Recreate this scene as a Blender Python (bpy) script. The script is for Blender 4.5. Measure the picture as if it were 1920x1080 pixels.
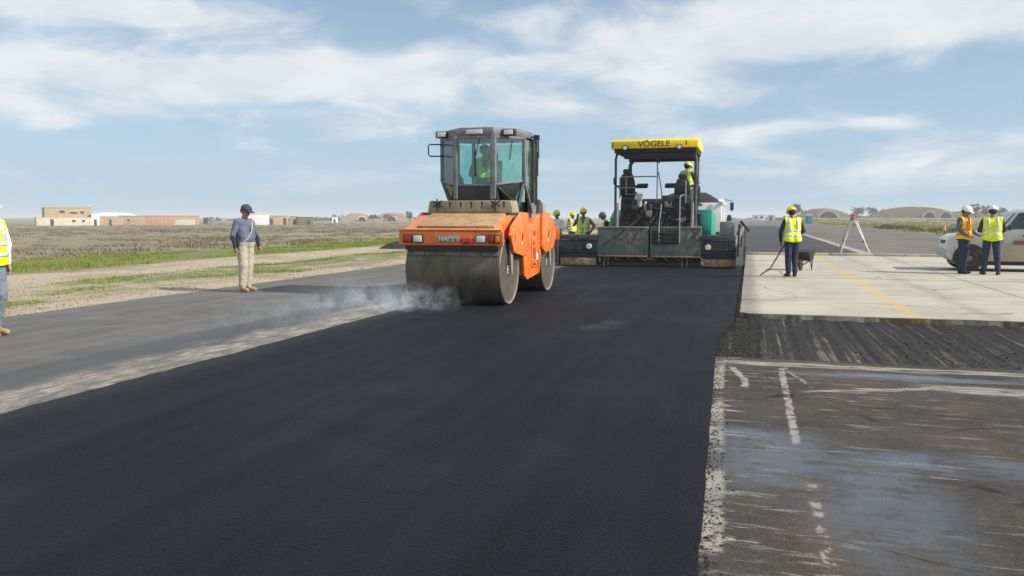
import bpy, bmesh, math, random
import numpy as np
from mathutils import Vector, Matrix, noise as mnoise
R = math.radians
random.seed(7); rng = np.random.default_rng(7)
scene = bpy.context.scene
for o in list(bpy.data.objects):
    bpy.data.objects.remove(o)
C = scene.collection

# ------------------------------------------------------------------ camera
# world frame: X across the runway (to the right), Y along it, Z up; metres
cam_d = bpy.data.cameras.new('camera'); cam = bpy.data.objects.new('camera', cam_d); C.objects.link(cam)
cam.location = (0, 0, 1.5); cam.rotation_euler = (R(90 - 4.868), 0, R(16.02))
cam_d.sensor_width = 36; cam_d.lens = 36 * 1550 / 1920; cam_d.clip_start = 0.05; cam_d.clip_end = 20000
scene.camera = cam
scene.render.engine = 'CYCLES'
scene.view_settings.view_transform = 'Standard'; scene.view_settings.look = 'None'
scene.view_settings.gamma = 1; scene.view_settings.use_curve_mapping = False
scene.view_settings.exposure = 0.04
scene.cycles.max_bounces = 8; scene.cycles.transparent_max_bounces = 16
scene.cycles.volume_bounces = 2
scene.cycles.use_denoising = True

# ------------------------------------------------------------------ node helpers
class NT:
    def __init__(s, tree): s.t = tree
    def n(s, typ, ins=None, **at):
        nd = s.t.nodes.new(typ)
        for k, v in at.items(): setattr(nd, k, v)
        for k, v in (ins or {}).items():
            sk = nd.inputs[k]
            if isinstance(v, bpy.types.NodeSocket): s.t.links.new(v, sk)
            else: sk.default_value = v
        return nd
    def m(s, op, a, b=0.0, c=0.0, clamp=False):
        return s.n('ShaderNodeMath', {0: a, 1: b, 2: c}, operation=op, use_clamp=clamp).outputs[0]
    def ss(s, x, a, b, lo=0.0, hi=1.0):     # smooth step
        return s.n('ShaderNodeMapRange', {'Value': x, 'From Min': a, 'From Max': b, 'To Min': lo, 'To Max': hi}, interpolation_type='SMOOTHSTEP').outputs[0]
    def noise(s, vec, scale=5.0, detail=4.0, rough=0.55, dist=0.0, sc=None):
        if sc is not None: vec = s.n('ShaderNodeMapping', {'Vector': vec, 'Scale': sc}).outputs[0]
        return s.n('ShaderNodeTexNoise', {'Vector': vec, 'Scale': scale, 'Detail': detail, 'Roughness': rough, 'Distortion': dist}).outputs[0]
    def mix(s, f, a, b, blend='MIX'):
        nd = s.n('ShaderNodeMix', data_type='RGBA', blend_type=blend)
        for i, v in ((0, f), (6, a), (7, b)):
            if isinstance(v, bpy.types.NodeSocket): s.t.links.new(v, nd.inputs[i])
            else: nd.inputs[i].default_value = v if not isinstance(v, tuple) else (v + (1.0,))[:4]
        return nd.outputs[2]
    def xyz(s, v):
        nd = s.n('ShaderNodeSeparateXYZ', {0: v}); return nd.outputs[0], nd.outputs[1], nd.outputs[2]
    def bump(s, h, strength=0.3, dist=0.01):
        return s.n('ShaderNodeBump', {'Height': h, 'Strength': strength, 'Distance': dist}).outputs[0]
    def band(s, x, a, b, w=0.02):           # 1 between a and b, soft by w
        return s.m('MULTIPLY', s.ss(x, a - w, a + w), s.ss(x, b - w, b + w, 1.0, 0.0))

# ------------------------------------------------------------------ sky and sun
SUN_EL, SUN_AZ = 35.5, 96.0     # azimuth clockwise from +Y
w = bpy.data.worlds.new('World'); scene.world = w; w.use_nodes = True
w.node_tree.nodes.clear(); N = NT(w.node_tree)
sky = N.n('ShaderNodeTexSky', sky_type='NISHITA', sun_disc=False)
sky.sun_elevation = R(SUN_EL); sky.sun_rotation = R(SUN_AZ)
sky.altitude = 50; sky.air_density = 1.0; sky.dust_density = 0.6; sky.ozone_density = 1.0
tc = N.n('ShaderNodeTexCoord').outputs['Generated']
rot = N.n('ShaderNodeMapping', {'Vector': tc, 'Rotation': (0, 0, R(-16.02))}).outputs[0]
dx, dy, dz = N.xyz(rot)
az = N.m('MULTIPLY', N.m('ARCTAN2', dx, dy), 57.2958)
el = N.m('MULTIPLY', N.m('ARCSINE', dz), 57.2958)
# streaky cloud sheet: noise on a flat layer high above, so it narrows towards the horizon
inv = N.m('DIVIDE', 1.0, N.m('MAXIMUM', N.m('ADD', dz, 0.10), 0.02))
pl = N.n('ShaderNodeCombineXYZ', {0: N.m('MULTIPLY', dx, inv), 1: N.m('MULTIPLY', dy, inv), 2: 0.0}).outputs[0]
n1 = N.noise(pl, 0.95, 7, 0.52, 0.3, sc=(0.8, 1.15, 1))
dirv = N.n('ShaderNodeCombineXYZ', {0: az, 1: N.m('MULTIPLY', el, 2.6), 2: 0.0}).outputs[0]
n2 = N.noise(dirv, 0.14, 8, 0.57, 0.5)
CL = [  # azimuth, elevation, spread, spread, tilt, weight
    (-26, 12.4, 12, 1.25, 0.02, .85), (-11, 15.2, 9, .9, 0.03, .6), (-21, 8.6, 14, 2.0, 0.02, .95), (-10, 9.6, 7, 1.5, -0.05, .55),
    (15, 11.6, 15, 2.7, 0.075, 1.05), (29, 13.4, 9, 2.4, 0.05, .7), (2, 13.6, 6, 1.2, .05, .25), (15.5, 5.6, 6, .85, .05, .55),
    (24, 5.9, 2.4, .5, 0, .45), (-8, 5.7, 6, 1.0, 0, .45), (6, 7.0, 9, 1.2, 0.03, .35), (25, 3.2, 14, 1.8, 0.06, .55), (-14, 2.6, 7, .8, 0, .32),
    (-31, 6.0, 8, 1.0, 0, .4), (3, 3.6, 10, .7, 0, .3)]
tot = None
for a0, e0, sa, se, tl, wt in CL:
    da = N.m('SUBTRACT', az, a0)
    de = N.m('SUBTRACT', N.m('SUBTRACT', el, e0), N.m('MULTIPLY', da, tl))
    q = N.m('ADD', N.m('POWER', N.m('ABSOLUTE', N.m('DIVIDE', da, sa)), 2.0), N.m('POWER', N.m('ABSOLUTE', N.m('DIVIDE', de, se)), 2.0))
    gsn = N.m('MULTIPLY', N.m('EXPONENT', N.m('MULTIPLY', q, -1.0)), wt)
    tot = gsn if tot is None else N.m('ADD', tot, gsn)
# elsewhere in the sky: the same broken sheet
away = N.m('MAXIMUM', N.ss(N.m('ABSOLUTE', az), 38, 60), N.ss(el, 17, 28))
tot = N.m('ADD', tot, N.m('MULTIPLY', away, 0.45))
cov = N.m('ADD', N.m('ADD', tot, N.m('MULTIPLY', N.m('SUBTRACT', n1, 0.5), 0.9)), N.m('MULTIPLY', N.m('SUBTRACT', n2, 0.5), 1.35))
cov = N.m('MULTIPLY', N.ss(cov, 0.10, 0.74), 0.9)
cov = N.m('MULTIPLY', cov, N.ss(el, 0.0, 3.5, 0.25, 1.0))
cloudc = N.mix(N.ss(n2, 0.3, 0.7), (6.9, 7.4, 8.0), (8.5, 8.75, 8.95))
veil = N.mix(N.ss(el, -1, 17, 0.80, 0.42), sky.outputs[0], (4.3, 6.05, 8.1))
skyc = N.mix(cov, veil, cloudc)
bg = N.n('ShaderNodeBackground', {'Color': skyc, 'Strength': 0.1})
wo = N.n('ShaderNodeOutputWorld', {'Surface': bg.outputs[0]})
sd = bpy.data.lights.new('sun', 'SUN'); sun = bpy.data.objects.new('sun', sd); C.objects.link(sun)
sd.energy = 5.0; sd.angle = R(0.53); sd.color = (1.0, 0.945, 0.86)
sdir = Vector((math.sin(R(SUN_AZ)) * math.cos(R(SUN_EL)), math.cos(R(SUN_AZ)) * math.cos(R(SUN_EL)), math.sin(R(SUN_EL))))
sun.rotation_euler = sdir.to_track_quat('Z', 'Y').to_euler(); sun.location = sdir * 60

# ------------------------------------------------------------------ materials
def newmat(name):
    m = bpy.data.materials.new(name); m.use_nodes = True; m.node_tree.nodes.clear()
    n = NT(m.node_tree); out = n.n('ShaderNodeOutputMaterial')
    return m, n, out
def finish(m, n, out, **ins):
    b = n.n('ShaderNodeBsdfPrincipled', {k.replace('_', ' '): v for k, v in ins.items()})
    m.node_tree.links.new(b.outputs[0], out.inputs['Surface']); return m
MATS = {}
def pm(name, col, rough=0.6, metal=0.0, var=0.18, scale=5.0, dust=0.0, dustc=(0.36, 0.29, 0.2), bump=0.0, grime=0.0, coat=0.0, spat=0.0):
    if name in MATS: return MATS[name]
    m, n, out = newmat(name)
    ob = n.n('ShaderNodeTexCoord').outputs['Object']
    a = n.noise(ob, scale, 6, 0.6); b = n.noise(ob, scale * 7, 4, 0.6)
    c = n.mix(n.ss(a, 0.3, 0.72), tuple(x * (1 - var) for x in col), tuple(min(1, x * (1 + var)) for x in col))
    c = n.mix(n.m('MULTIPLY', n.ss(b, 0.5, 0.75), 0.25), c, tuple(x * 0.6 for x in col))
    rg = n.m('ADD', rough - 0.08, n.m('MULTIPLY', a, 0.16))
    if grime:
        st = n.noise(ob, 4, 5, 0.65, 0.3, sc=(3.5, 3.5, 0.6))
        c = n.mix(n.m('MULTIPLY', n.ss(st, 0.48, 0.72), grime), c, (0.06, 0.05, 0.04))
    if spat:
        sp = n.noise(ob, 22, 5, 0.8, 0.4); lo = n.ss(n.xyz(ob)[2], 1.7, 0.5, 0.55, 1.0)
        c = n.mix(n.m('MULTIPLY', n.m('MULTIPLY', n.ss(sp, 0.60, 0.68), lo), spat), c, (0.03, 0.024, 0.02))
    if dust:
        nz = n.xyz(n.n('ShaderNodeNewGeometry').outputs['Normal'])[2]
        up = n.ss(nz, -0.3, 0.9, 0.25, 1.0)
        k = n.m('MULTIPLY', n.m('MULTIPLY', up, n.ss(n.m('ADD', a, n.m('MULTIPLY', b, 0.4)), 0.45, 0.95)), dust, clamp=True)
        c = n.mix(k, c, dustc); rg = n.m('ADD', rg, n.m('MULTIPLY', k, 0.3), clamp=True)
    ins = {'Base_Color': c, 'Roughness': rg, 'Metallic': metal}
    if coat: ins['Coat_Weight'] = coat
    if bump: ins['Normal'] = n.bump(b, bump, 0.01)
    MATS[name] = finish(m, n, out, **ins); return MATS[name]
def glass(name, tint, refl=0.12):
    if name in MATS: return MATS[name]
    m, n, out = newmat(name)
    ob = n.n('ShaderNodeTexCoord').outputs['Object']
    d = n.noise(ob, 3, 5, 0.6)
    tr = n.n('ShaderNodeBsdfTransparent', {'Color': tint + (1,)})
    gl = n.n('ShaderNodeBsdfGlossy', {'Color': (1, 1, 1, 1), 'Roughness': 0.03})
    df = n.n('ShaderNodeBsdfDiffuse', {'Color': (0.42, 0.48, 0.44, 1)})
    fr = n.n('ShaderNodeFresnel', {'IOR': 1.5}).outputs[0]
    a = n.n('ShaderNodeMixShader', {0: n.m('ADD', fr, refl * 0.3), 1: tr.outputs[0], 2: gl.outputs[0]})
    b = n.n('ShaderNodeMixShader', {0: n.ss(d, 0.35, 0.8, 0.03, 0.16), 1: a.outputs[0], 2: df.outputs[0]})
    m.node_tree.links.new(b.outputs[0], out.inputs['Surface']); MATS[name] = m; return m

ORANGE = pm('orange_paint', (0.90, 0.185, 0.010), 0.42, dust=0.75, dustc=(0.52, 0.33, 0.18), grime=0.4, coat=0.2, var=.12, spat=.5)
ORANGE_D = pm('dusty_orange_paint', (0.46, 0.23, 0.095), 0.7, dust=1.0, dustc=(0.42, 0.31, 0.19), grime=0.25)
BEIGE_D = pm('dusty_hood_paint', (0.30, 0.25, 0.165), 0.8, dust=0.9, dustc=(0.40, 0.33, 0.22), grime=0.3)
CABGREY = pm('grey_cab_paint', (0.15, 0.175, 0.19), 0.5, dust=0.5, grime=0.2)
BLACK = pm('black_plastic', (0.018, 0.018, 0.02), 0.55, dust=0.35, dustc=(0.12, 0.1, 0.08))
DKSTEEL = pm('dark_steel', (0.045, 0.043, 0.042), 0.5, 0.5, dust=0.4, dustc=(0.16, 0.13, 0.1))
STEEL = pm('worn_steel', (0.30, 0.29, 0.27), 0.45, 0.6, dust=0.4)
LGREY = pm('light_grey_paint', (0.5, 0.5, 0.48), 0.5, dust=0.3)
RUBBER = pm('rubber', (0.022, 0.021, 0.02), 0.85, dust=0.5, dustc=(0.14, 0.11, 0.08))
YELLOW = pm('yellow_canopy', (0.92, 0.66, 0.010), 0.45, var=0.07, dust=0.2, grime=.12)
TEAL = pm('teal_paint', (0.008, 0.30, 0.235), 0.45, dust=0.3, var=.1)
SCREED = pm('screed_grey_paint', (0.125, 0.14, 0.125), 0.6, dust=0.6, dustc=(0.26, 0.22, 0.17), grime=0.45, var=.25)
DKGREY = pm('dark_grey_paint', (0.05, 0.052, 0.056), 0.55, dust=0.5, dustc=(0.16, 0.13, 0.1), grime=0.3)
WOOD = pm('dirty_timber', (0.33, 0.215, 0.125), 0.85, var=0.4, scale=9, bump=.4, grime=.4)
WHITE = pm('white_paint', (0.76, 0.76, 0.74), 0.4, dust=0.3, var=.05)
LAMPW = pm('lamp_lens', (0.75, 0.74, 0.66), 0.2, var=.06)
LAMPR = pm('red_lens', (0.42, 0.02, 0.02), 0.25)
LAMPA = pm('amber_lens', (0.8, 0.26, 0.02), 0.25)
RED = pm('red_paint', (0.5, 0.035, 0.02), 0.5)
DECK = pm('rusty_deck', (0.36, 0.29, 0.22), 0.85, var=.35, scale=6, bump=.3, grime=.35)
ASPH_HEAP = pm('loose_asphalt', (0.022, 0.021, 0.021), 0.8, var=.4, scale=14, bump=.8)
GLASS = glass('teal_tinted_glass', (0.71, 0.92, 0.89))
DGLASS = glass('dark_glass', (0.22, 0.30, 0.30))

# ------------------------------------------------------------------ mesh helpers
class MB:
    def __init__(s): s.b = bmesh.new()
    def _add(s, vs, fs):
        bv = [s.b.verts.new(v) for v in vs]
        for f in fs:
            try: s.b.faces.new([bv[i] for i in f])
            except ValueError: pass
        return s
    def box(s, x0, x1, y0, y1, z0, z1):
        vs = [(x, y, z) for z in (z0, z1) for y in (y0, y1) for x in (x0, x1)]
        return s._add(vs, [(0, 2, 3, 1), (4, 5, 7, 6), (0, 1, 5, 4), (2, 6, 7, 3), (0, 4, 6, 2), (1, 3, 7, 5)])
    def obox(s, c, size, e=(0, 0, 0)):
        from mathutils import Euler
        M = Euler(e).to_matrix(); c = Vector(c)
        vs = [c + M @ Vector((x * size[0] / 2, y * size[1] / 2, z * size[2] / 2)) for z in (-1, 1) for y in (-1, 1) for x in (-1, 1)]
        return s._add(vs, [(0, 2, 3, 1), (4, 5, 7, 6), (0, 1, 5, 4), (2, 6, 7, 3), (0, 4, 6, 2), (1, 3, 7, 5)])
    def prism(s, poly, axis, a0, a1):
        def P(p, a): return {'x': (a, p[0], p[1]), 'y': (p[0], a, p[1]), 'z': (p[0], p[1], a)}[axis]
        k = len(poly); vs = [P(p, a0) for p in poly] + [P(p, a1) for p in poly]
        return s._add(vs, [tuple(range(k)), tuple(range(2 * k - 1, k - 1, -1))] + [(i, (i + 1) % k, k + (i + 1) % k, k + i) for i in range(k)])
    def panel(s, pts, th):
        pts = [Vector(p) for p in pts]; nrm = (pts[1] - pts[0]).cross(pts[2] - pts[0]).normalized() * th
        k = len(pts)
        return s._add(pts + [p + nrm for p in pts], [tuple(range(k)), tuple(range(2 * k - 1, k - 1, -1))] + [(i, (i + 1) % k, k + (i + 1) % k, k + i) for i in range(k)])
    def bar(s, p, q, a, b=None, up=(0, 0, 1)):
        p, q = Vector(p), Vector(q); b = b or a; d = (q - p).normalized(); u = Vector(up)
        if abs(d.dot(u)) > 0.98: u = Vector((0, 1, 0))
        sx = d.cross(u).normalized(); sy = sx.cross(d)
        vs = [e + sx * i * a / 2 + sy * j * b / 2 for e in (p, q) for i, j in ((-1, -1), (1, -1), (1, 1), (-1, 1))]
        return s._add(vs, [(3, 2, 1, 0), (4, 5, 6, 7)] + [(i, (i + 1) % 4, 4 + (i + 1) % 4, 4 + i) for i in range(4)])
    def tube(s, pts, r, seg=8, rs=None):
        pts = [Vector(p) for p in pts]; rings = []; ref = None
        for i, p in enumerate(pts):
            d = (pts[min(i + 1, len(pts) - 1)] - pts[max(i - 1, 0)]).normalized()
            if ref is None: ref = d.orthogonal().normalized()
            ref = (ref - d * ref.dot(d)).normalized(); u = d.cross(ref); rr = rs[i] if rs else r
            rings.append([p + (ref * math.cos(6.28318 * k / seg) + u * math.sin(6.28318 * k / seg)) * rr for k in range(seg)])
        vs = [v for rg in rings for v in rg]; fs = [tuple(range(seg - 1, -1, -1)), tuple(range(len(vs) - seg, len(vs)))]
        for i in range(len(pts) - 1):
            for k in range(seg):
                fs.append((i * seg + k, i * seg + (k + 1) % seg, (i + 1) * seg + (k + 1) % seg, (i + 1) * seg + k))
        return s._add(vs, fs)
    def lathe(s, prof, o, axis='z', seg=24, closed=False):   # prof: (radius, height)
        vs = []; n = len(prof)
        for k in range(seg):
            a = 2 * math.pi * k / seg; ca, sa = math.cos(a), math.sin(a)
            for r, h in prof:
                vs.append({'z': (o[0] + r * ca, o[1] + r * sa, o[2] + h), 'x': (o[0] + h, o[1] + r * ca, o[2] + r * sa), 'y': (o[0] + r * sa, o[1] + h, o[2] + r * ca)}[axis])
        fs = []
        for k in range(seg):
            k2 = (k + 1) % seg
            for i in range(n - 1 + (1 if closed else 0)):
                j = (i + 1) % n; fs.append((k * n + i, k2 * n + i, k2 * n + j, k * n + j))
        if not closed:
            if prof[0][0] > 1e-6: fs.append(tuple(k * n for k in range(seg)))
            if prof[-1][0] > 1e-6: fs.append(tuple(k * n + n - 1 for k in range(seg - 1, -1, -1)))
        return s._add(vs, fs)
    def sph(s, c, r, seg=14, rings=8, top=math.pi, start=0.0):
        if not isinstance(r, tuple): r = (r, r, r)
        vs = []; fs = []
        for i in range(rings + 1):
            th = start + (top - start) * i / rings
            for k in range(seg):
                a = 2 * math.pi * k / seg
                vs.append((c[0] + r[0] * math.sin(th) * math.cos(a), c[1] + r[1] * math.sin(th) * math.sin(a), c[2] + r[2] * math.cos(th)))
        for i in range(rings):
            for k in range(seg): fs.append((i * seg + k, (i + 1) * seg + k, (i + 1) * seg + (k + 1) % seg, i * seg + (k + 1) % seg))
        return s._add(vs, fs)
    def build(s, name, mat, parent=None, bev=0.0, smooth=None):
        b = s.b
        bmesh.ops.remove_doubles(b, verts=b.verts, dist=1e-5)
        bmesh.ops.recalc_face_normals(b, faces=b.faces)
        if bev:
            es = [e for e in b.edges if len(e.link_faces) == 2 and e.calc_face_angle(0) > 0.5]
            bmesh.ops.bevel(b, geom=es, offset=bev, segments=2, profile=0.6, affect='EDGES', clamp_overlap=True)
        me = bpy.data.meshes.new(name); b.to_mesh(me); b.free()
        if smooth is not False:
            for p in me.polygons: p.use_smooth = True
            me.set_sharp_from_angle(angle=R(38))
        me.materials.append(mat)
        o = bpy.data.objects.new(name, me); C.objects.link(o); o.parent = parent; return o
def mesh_np(name, V, F, mat, parent=None, smooth=False):
    me = bpy.data.meshes.new(name); V = np.asarray(V, np.float32); F = np.asarray(F, np.int32); k = F.shape[1]
    me.vertices.add(len(V)); me.vertices.foreach_set('co', V.ravel())
    me.loops.add(F.size); me.loops.foreach_set('vertex_index', F.ravel())
    me.polygons.add(len(F)); me.polygons.foreach_set('loop_start', np.arange(0, F.size, k, dtype=np.int32))
    me.update(calc_edges=True); me.validate()
    if smooth:
        for p in me.polygons: p.use_smooth = True
    if mat: me.materials.append(mat)
    o = bpy.data.objects.new(name, me); C.objects.link(o); o.parent = parent; return o
def tag(o, label=None, cat=None, group=None, kind=None):
    if label: o['label'] = label
    if cat: o['category'] = cat
    if group: o['group'] = group
    if kind: o['kind'] = kind
    return o
def thing(name, label, cat, loc=(0, 0, 0), rz=0.0, group=None):
    o = bpy.data.objects.new(name, None); C.objects.link(o); o.location = loc; o.rotation_euler = (0, 0, rz)
    o.empty_display_size = 0.3; return tag(o, label, cat, group)
def lettering(body, size, mat, parent, loc, rot, depth=0.002, name='lettering', xs=1.0):
    cu = bpy.data.curves.new(name, 'FONT'); cu.body = body; cu.size = size; cu.align_x = 'CENTER'; cu.align_y = 'CENTER'; cu.extrude = depth; cu.offset = size * 0.02
    t = bpy.data.objects.new(name, cu); C.objects.link(t)
    dg = bpy.context.evaluated_depsgraph_get(); me = bpy.data.meshes.new_from_object(t.evaluated_get(dg))
    bpy.data.objects.remove(t)
    o = bpy.data.objects.new(name, me); C.objects.link(o); me.materials.clear(); me.materials.append(mat)
    o.parent = parent; o.location = loc; o.rotation_euler = rot; o.scale = (xs, 1, 1); return o
# ================================================================== the ground
def pos(n): return n.n('ShaderNodeNewGeometry').outputs['Position']
def mat_ground():
    m, n, out = newmat('field_soil'); p = pos(n); x, y, z = n.xyz(p)
    a = n.noise(p, 0.05, 8, 0.6); b = n.noise(p, 0.9, 8, 0.65); c = n.noise(p, 14, 6, 0.7); st = n.noise(p, 0.5, 6, 0.6, sc=(0.6, 0.22, 1))
    soil = n.mix(n.ss(a, 0.35, 0.65), (0.225, 0.175, 0.112), (0.32, 0.255, 0.172))
    soil = n.mix(n.ss(b, 0.40, 0.62), soil, (0.21, 0.19, 0.115))
    gravel = n.mix(n.ss(c, 0.35, 0.65), (0.38, 0.295, 0.205), (0.53, 0.43, 0.32))
    gravel = n.mix(n.ss(n.noise(p, 45, 3, 0.6), 0.55, 0.7), gravel, (0.2, 0.16, 0.12))
    gravel = n.mix(n.ss(n.noise(p, 0.35, 5, 0.6), 0.5, 0.7), gravel, (0.26, 0.20, 0.14))
    xw = n.m('ADD', x, n.m('MULTIPLY', n.m('SUBTRACT', st, 0.5), 5.0))
    left = n.band(xw, -19.3, -5.0, 0.5)
    green = n.mix(n.ss(c, 0.3, 0.7), (0.12, 0.145, 0.03), (0.19, 0.20, 0.045))
    c1 = n.mix(left, soil, gravel)
    ga = n.m('MULTIPLY', n.band(xw, -25.0, -19.2, 0.8), n.ss(b, 0.30, 0.5))
    gb = n.m('MULTIPLY', n.band(xw, -15.0, -12.3, 0.5), n.m('MULTIPLY', n.ss(b, 0.36, 0.52), n.ss(st, 0.34, 0.5)))
    gfar = n.m('MULTIPLY', n.ss(n.noise(p, 0.045, 5, 0.6, sc=(1, .45, 1)), 0.56, 0.66), n.ss(x, -26, -30))
    gr = n.m('MULTIPLY', n.m('MULTIPLY', n.ss(x, 15, 19), n.ss(y, 330, 180)), n.ss(n.noise(p, 0.06, 6, 0.65), 0.36, 0.58))
    g = n.m('MAXIMUM', n.m('MAXIMUM', ga, gb), n.m('MAXIMUM', n.m('MULTIPLY', gfar, 0.75), n.m('MULTIPLY', gr, 0.75)), clamp=True)
    c1 = n.mix(g, c1, green)
    return finish(m, n, out, Base_Color=c1, Roughness=0.95, Normal=n.bump(n.m('ADD', c, n.m('MULTIPLY', b, 2.0)), 0.7, 0.04))
def sst(a, b, v):
    t = max(0, min(1, (v - a) / (b - a))); return t * t * (3 - 2 * t)
def ground_z(x, y):
    if -10.4 < x < 16.2 and y < 1400: return -0.13
    d = math.hypot(x, y)
    z = -0.02
    if x < 0: z -= 0.9 * sst(70, 230, d) * (1 - sst(700, 1500, d))
    else: z += 1.3 * sst(220, 440, d)
    if x < -11.5: z += 0.05 * mnoise.noise((x * 0.25, y * 0.15, 0))
    return z
gx = sorted(set([-3000, -1800, -1100, -700, -480] + list(range(-340, -60, 20)) + list(range(-60, -24, 4)) + [i * 0.8 - 24 for i in range(16)] + [-10.9, -10.45, -10.35, 16.15, 16.25, 17, 20, 25, 32, 40, 55, 75, 100, 140, 200, 300, 480, 700, 1100, 1800, 3000]))
gy = sorted(set([-60, -20] + [i * 1.5 for i in range(0, 40)] + list(range(60, 130, 6)) + list(range(130, 460, 20)) + [500, 600, 800, 1100, 1390, 1410, 1800, 2300, 3000]))
V = [(x, y, ground_z(x, y)) for y in gy for x in gx]; k = len(gx)
F = [(j * k + i, j * k + i + 1, (j + 1) * k + i + 1, (j + 1) * k + i) for j in range(len(gy) - 1) for i in range(k - 1)]
tag(mesh_np('ground', V, F, mat_ground(), smooth=True), kind='structure')

def sheet(name, xl, xr, ys, z, mat, th=0.05):
    """a layer with ragged long edges: xl(y), xr(y) give its sides"""
    b = MB(); vs = []; fs = []
    for y in ys:
        a, c = xl(y), xr(y); vs += [(a, y, z - th), (a, y, z), (c, y, z), (c, y, z - th)]
    for i in range(len(ys) - 1):
        q = i * 4; fs += [(q + j, q + 4 + j, q + 5 + j, q + 1 + j) for j in range(3)]
    b._add(vs, fs); return tag(b.build(name, mat, smooth=False), kind='structure')
def wob(c, amp, f=1.3, seed=0):
    return lambda y: c + amp * (mnoise.noise((y * f, seed, 0)) + 0.6 * mnoise.noise((y * f * 4.1, seed, 3)))
ysn = [-8 + i * 0.12 for i in range(int(60 / 0.12))]

def mat_oldlane():
    m, n, out = newmat('old_lane_asphalt'); p = pos(n); x, y, z = n.xyz(p)
    lng = n.noise(p, 1.0, 7, 0.62, sc=(3.2, 0.25, 1)); med = n.noise(p, 1.1, 7, 0.65); fin = n.noise(p, 95, 4, 0.7)
    dg = n.noise(p, 2.2, 7, 0.7, 0.6, sc=(1.5, 0.55, 1)); 
    c = n.mix(n.ss(lng, 0.3, 0.7), (0.105, 0.100, 0.094), (0.155, 0.148, 0.137))
    c = n.mix(n.ss(med, 0.45, 0.7), c, (0.175, 0.167, 0.15))
    c = n.mix(n.m('MULTIPLY', n.ss(fin, 0.5, 0.75), 0.55), c, (0.028, 0.028, 0.028))
    e = n.m('SUBTRACT', n.m('ADD', x, n.m('MULTIPLY', n.m('SUBTRACT', dg, 0.5), 1.1)), 0.0)
    wet = n.m('MULTIPLY', n.band(e, -7.0, -6.25, 0.22), n.ss(y, 18, 14))      # band of tack coat beside the joint
    c = n.mix(n.m('MULTIPLY', wet, 0.65), c, (0.05, 0.052, 0.056))
    d1 = n.m('MULTIPLY', n.band(n.m('ADD', e, n.m('MULTIPLY', n.m('SUBTRACT', n.noise(p, .7, 4, .6), .5), .8)), -6.12, -5.40, 0.26), n.ss(dg, 0.33, 0.55))
    st2 = n.noise(p, 3.0, 8, 0.72, 0.9, sc=(2.6, 0.42, 1))
    d1 = n.m('MULTIPLY', d1, n.m('MULTIPLY', n.ss(y, 19, 13.5), n.ss(st2, 0.385, 0.57)))
    c = n.mix(n.m('MULTIPLY', d1, 0.85), c, n.mix(n.ss(n.noise(p, 5, 6, .7), .35, .6), (0.22, 0.182, 0.14), (0.44, 0.39, 0.31)))
    edge = n.m('MULTIPLY', n.ss(n.m('ADD', x, n.m('MULTIPLY', med, 0.5)), -10.35, -10.75), n.ss(fin, 0.4, 0.6))
    c = n.mix(n.m('MULTIPLY', edge, 0.5), c, (0.3, 0.24, 0.17))
    rg = n.m('SUBTRACT', 0.88, n.m('MULTIPLY', wet, 0.28))
    return finish(m, n, out, Base_Color=c, Roughness=rg, Specular_IOR_Level=0.3, Normal=n.bump(n.m('ADD', fin, n.m('MULTIPLY', lng, 1.5)), 0.45, 0.006))
sheet('old_asphalt_lane', wob(-10.9, 0.10, 0.8), wob(-5.4, 0.0), ysn + [60, 90, 200, 500, 1400], -0.008, mat_oldlane())

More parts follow.
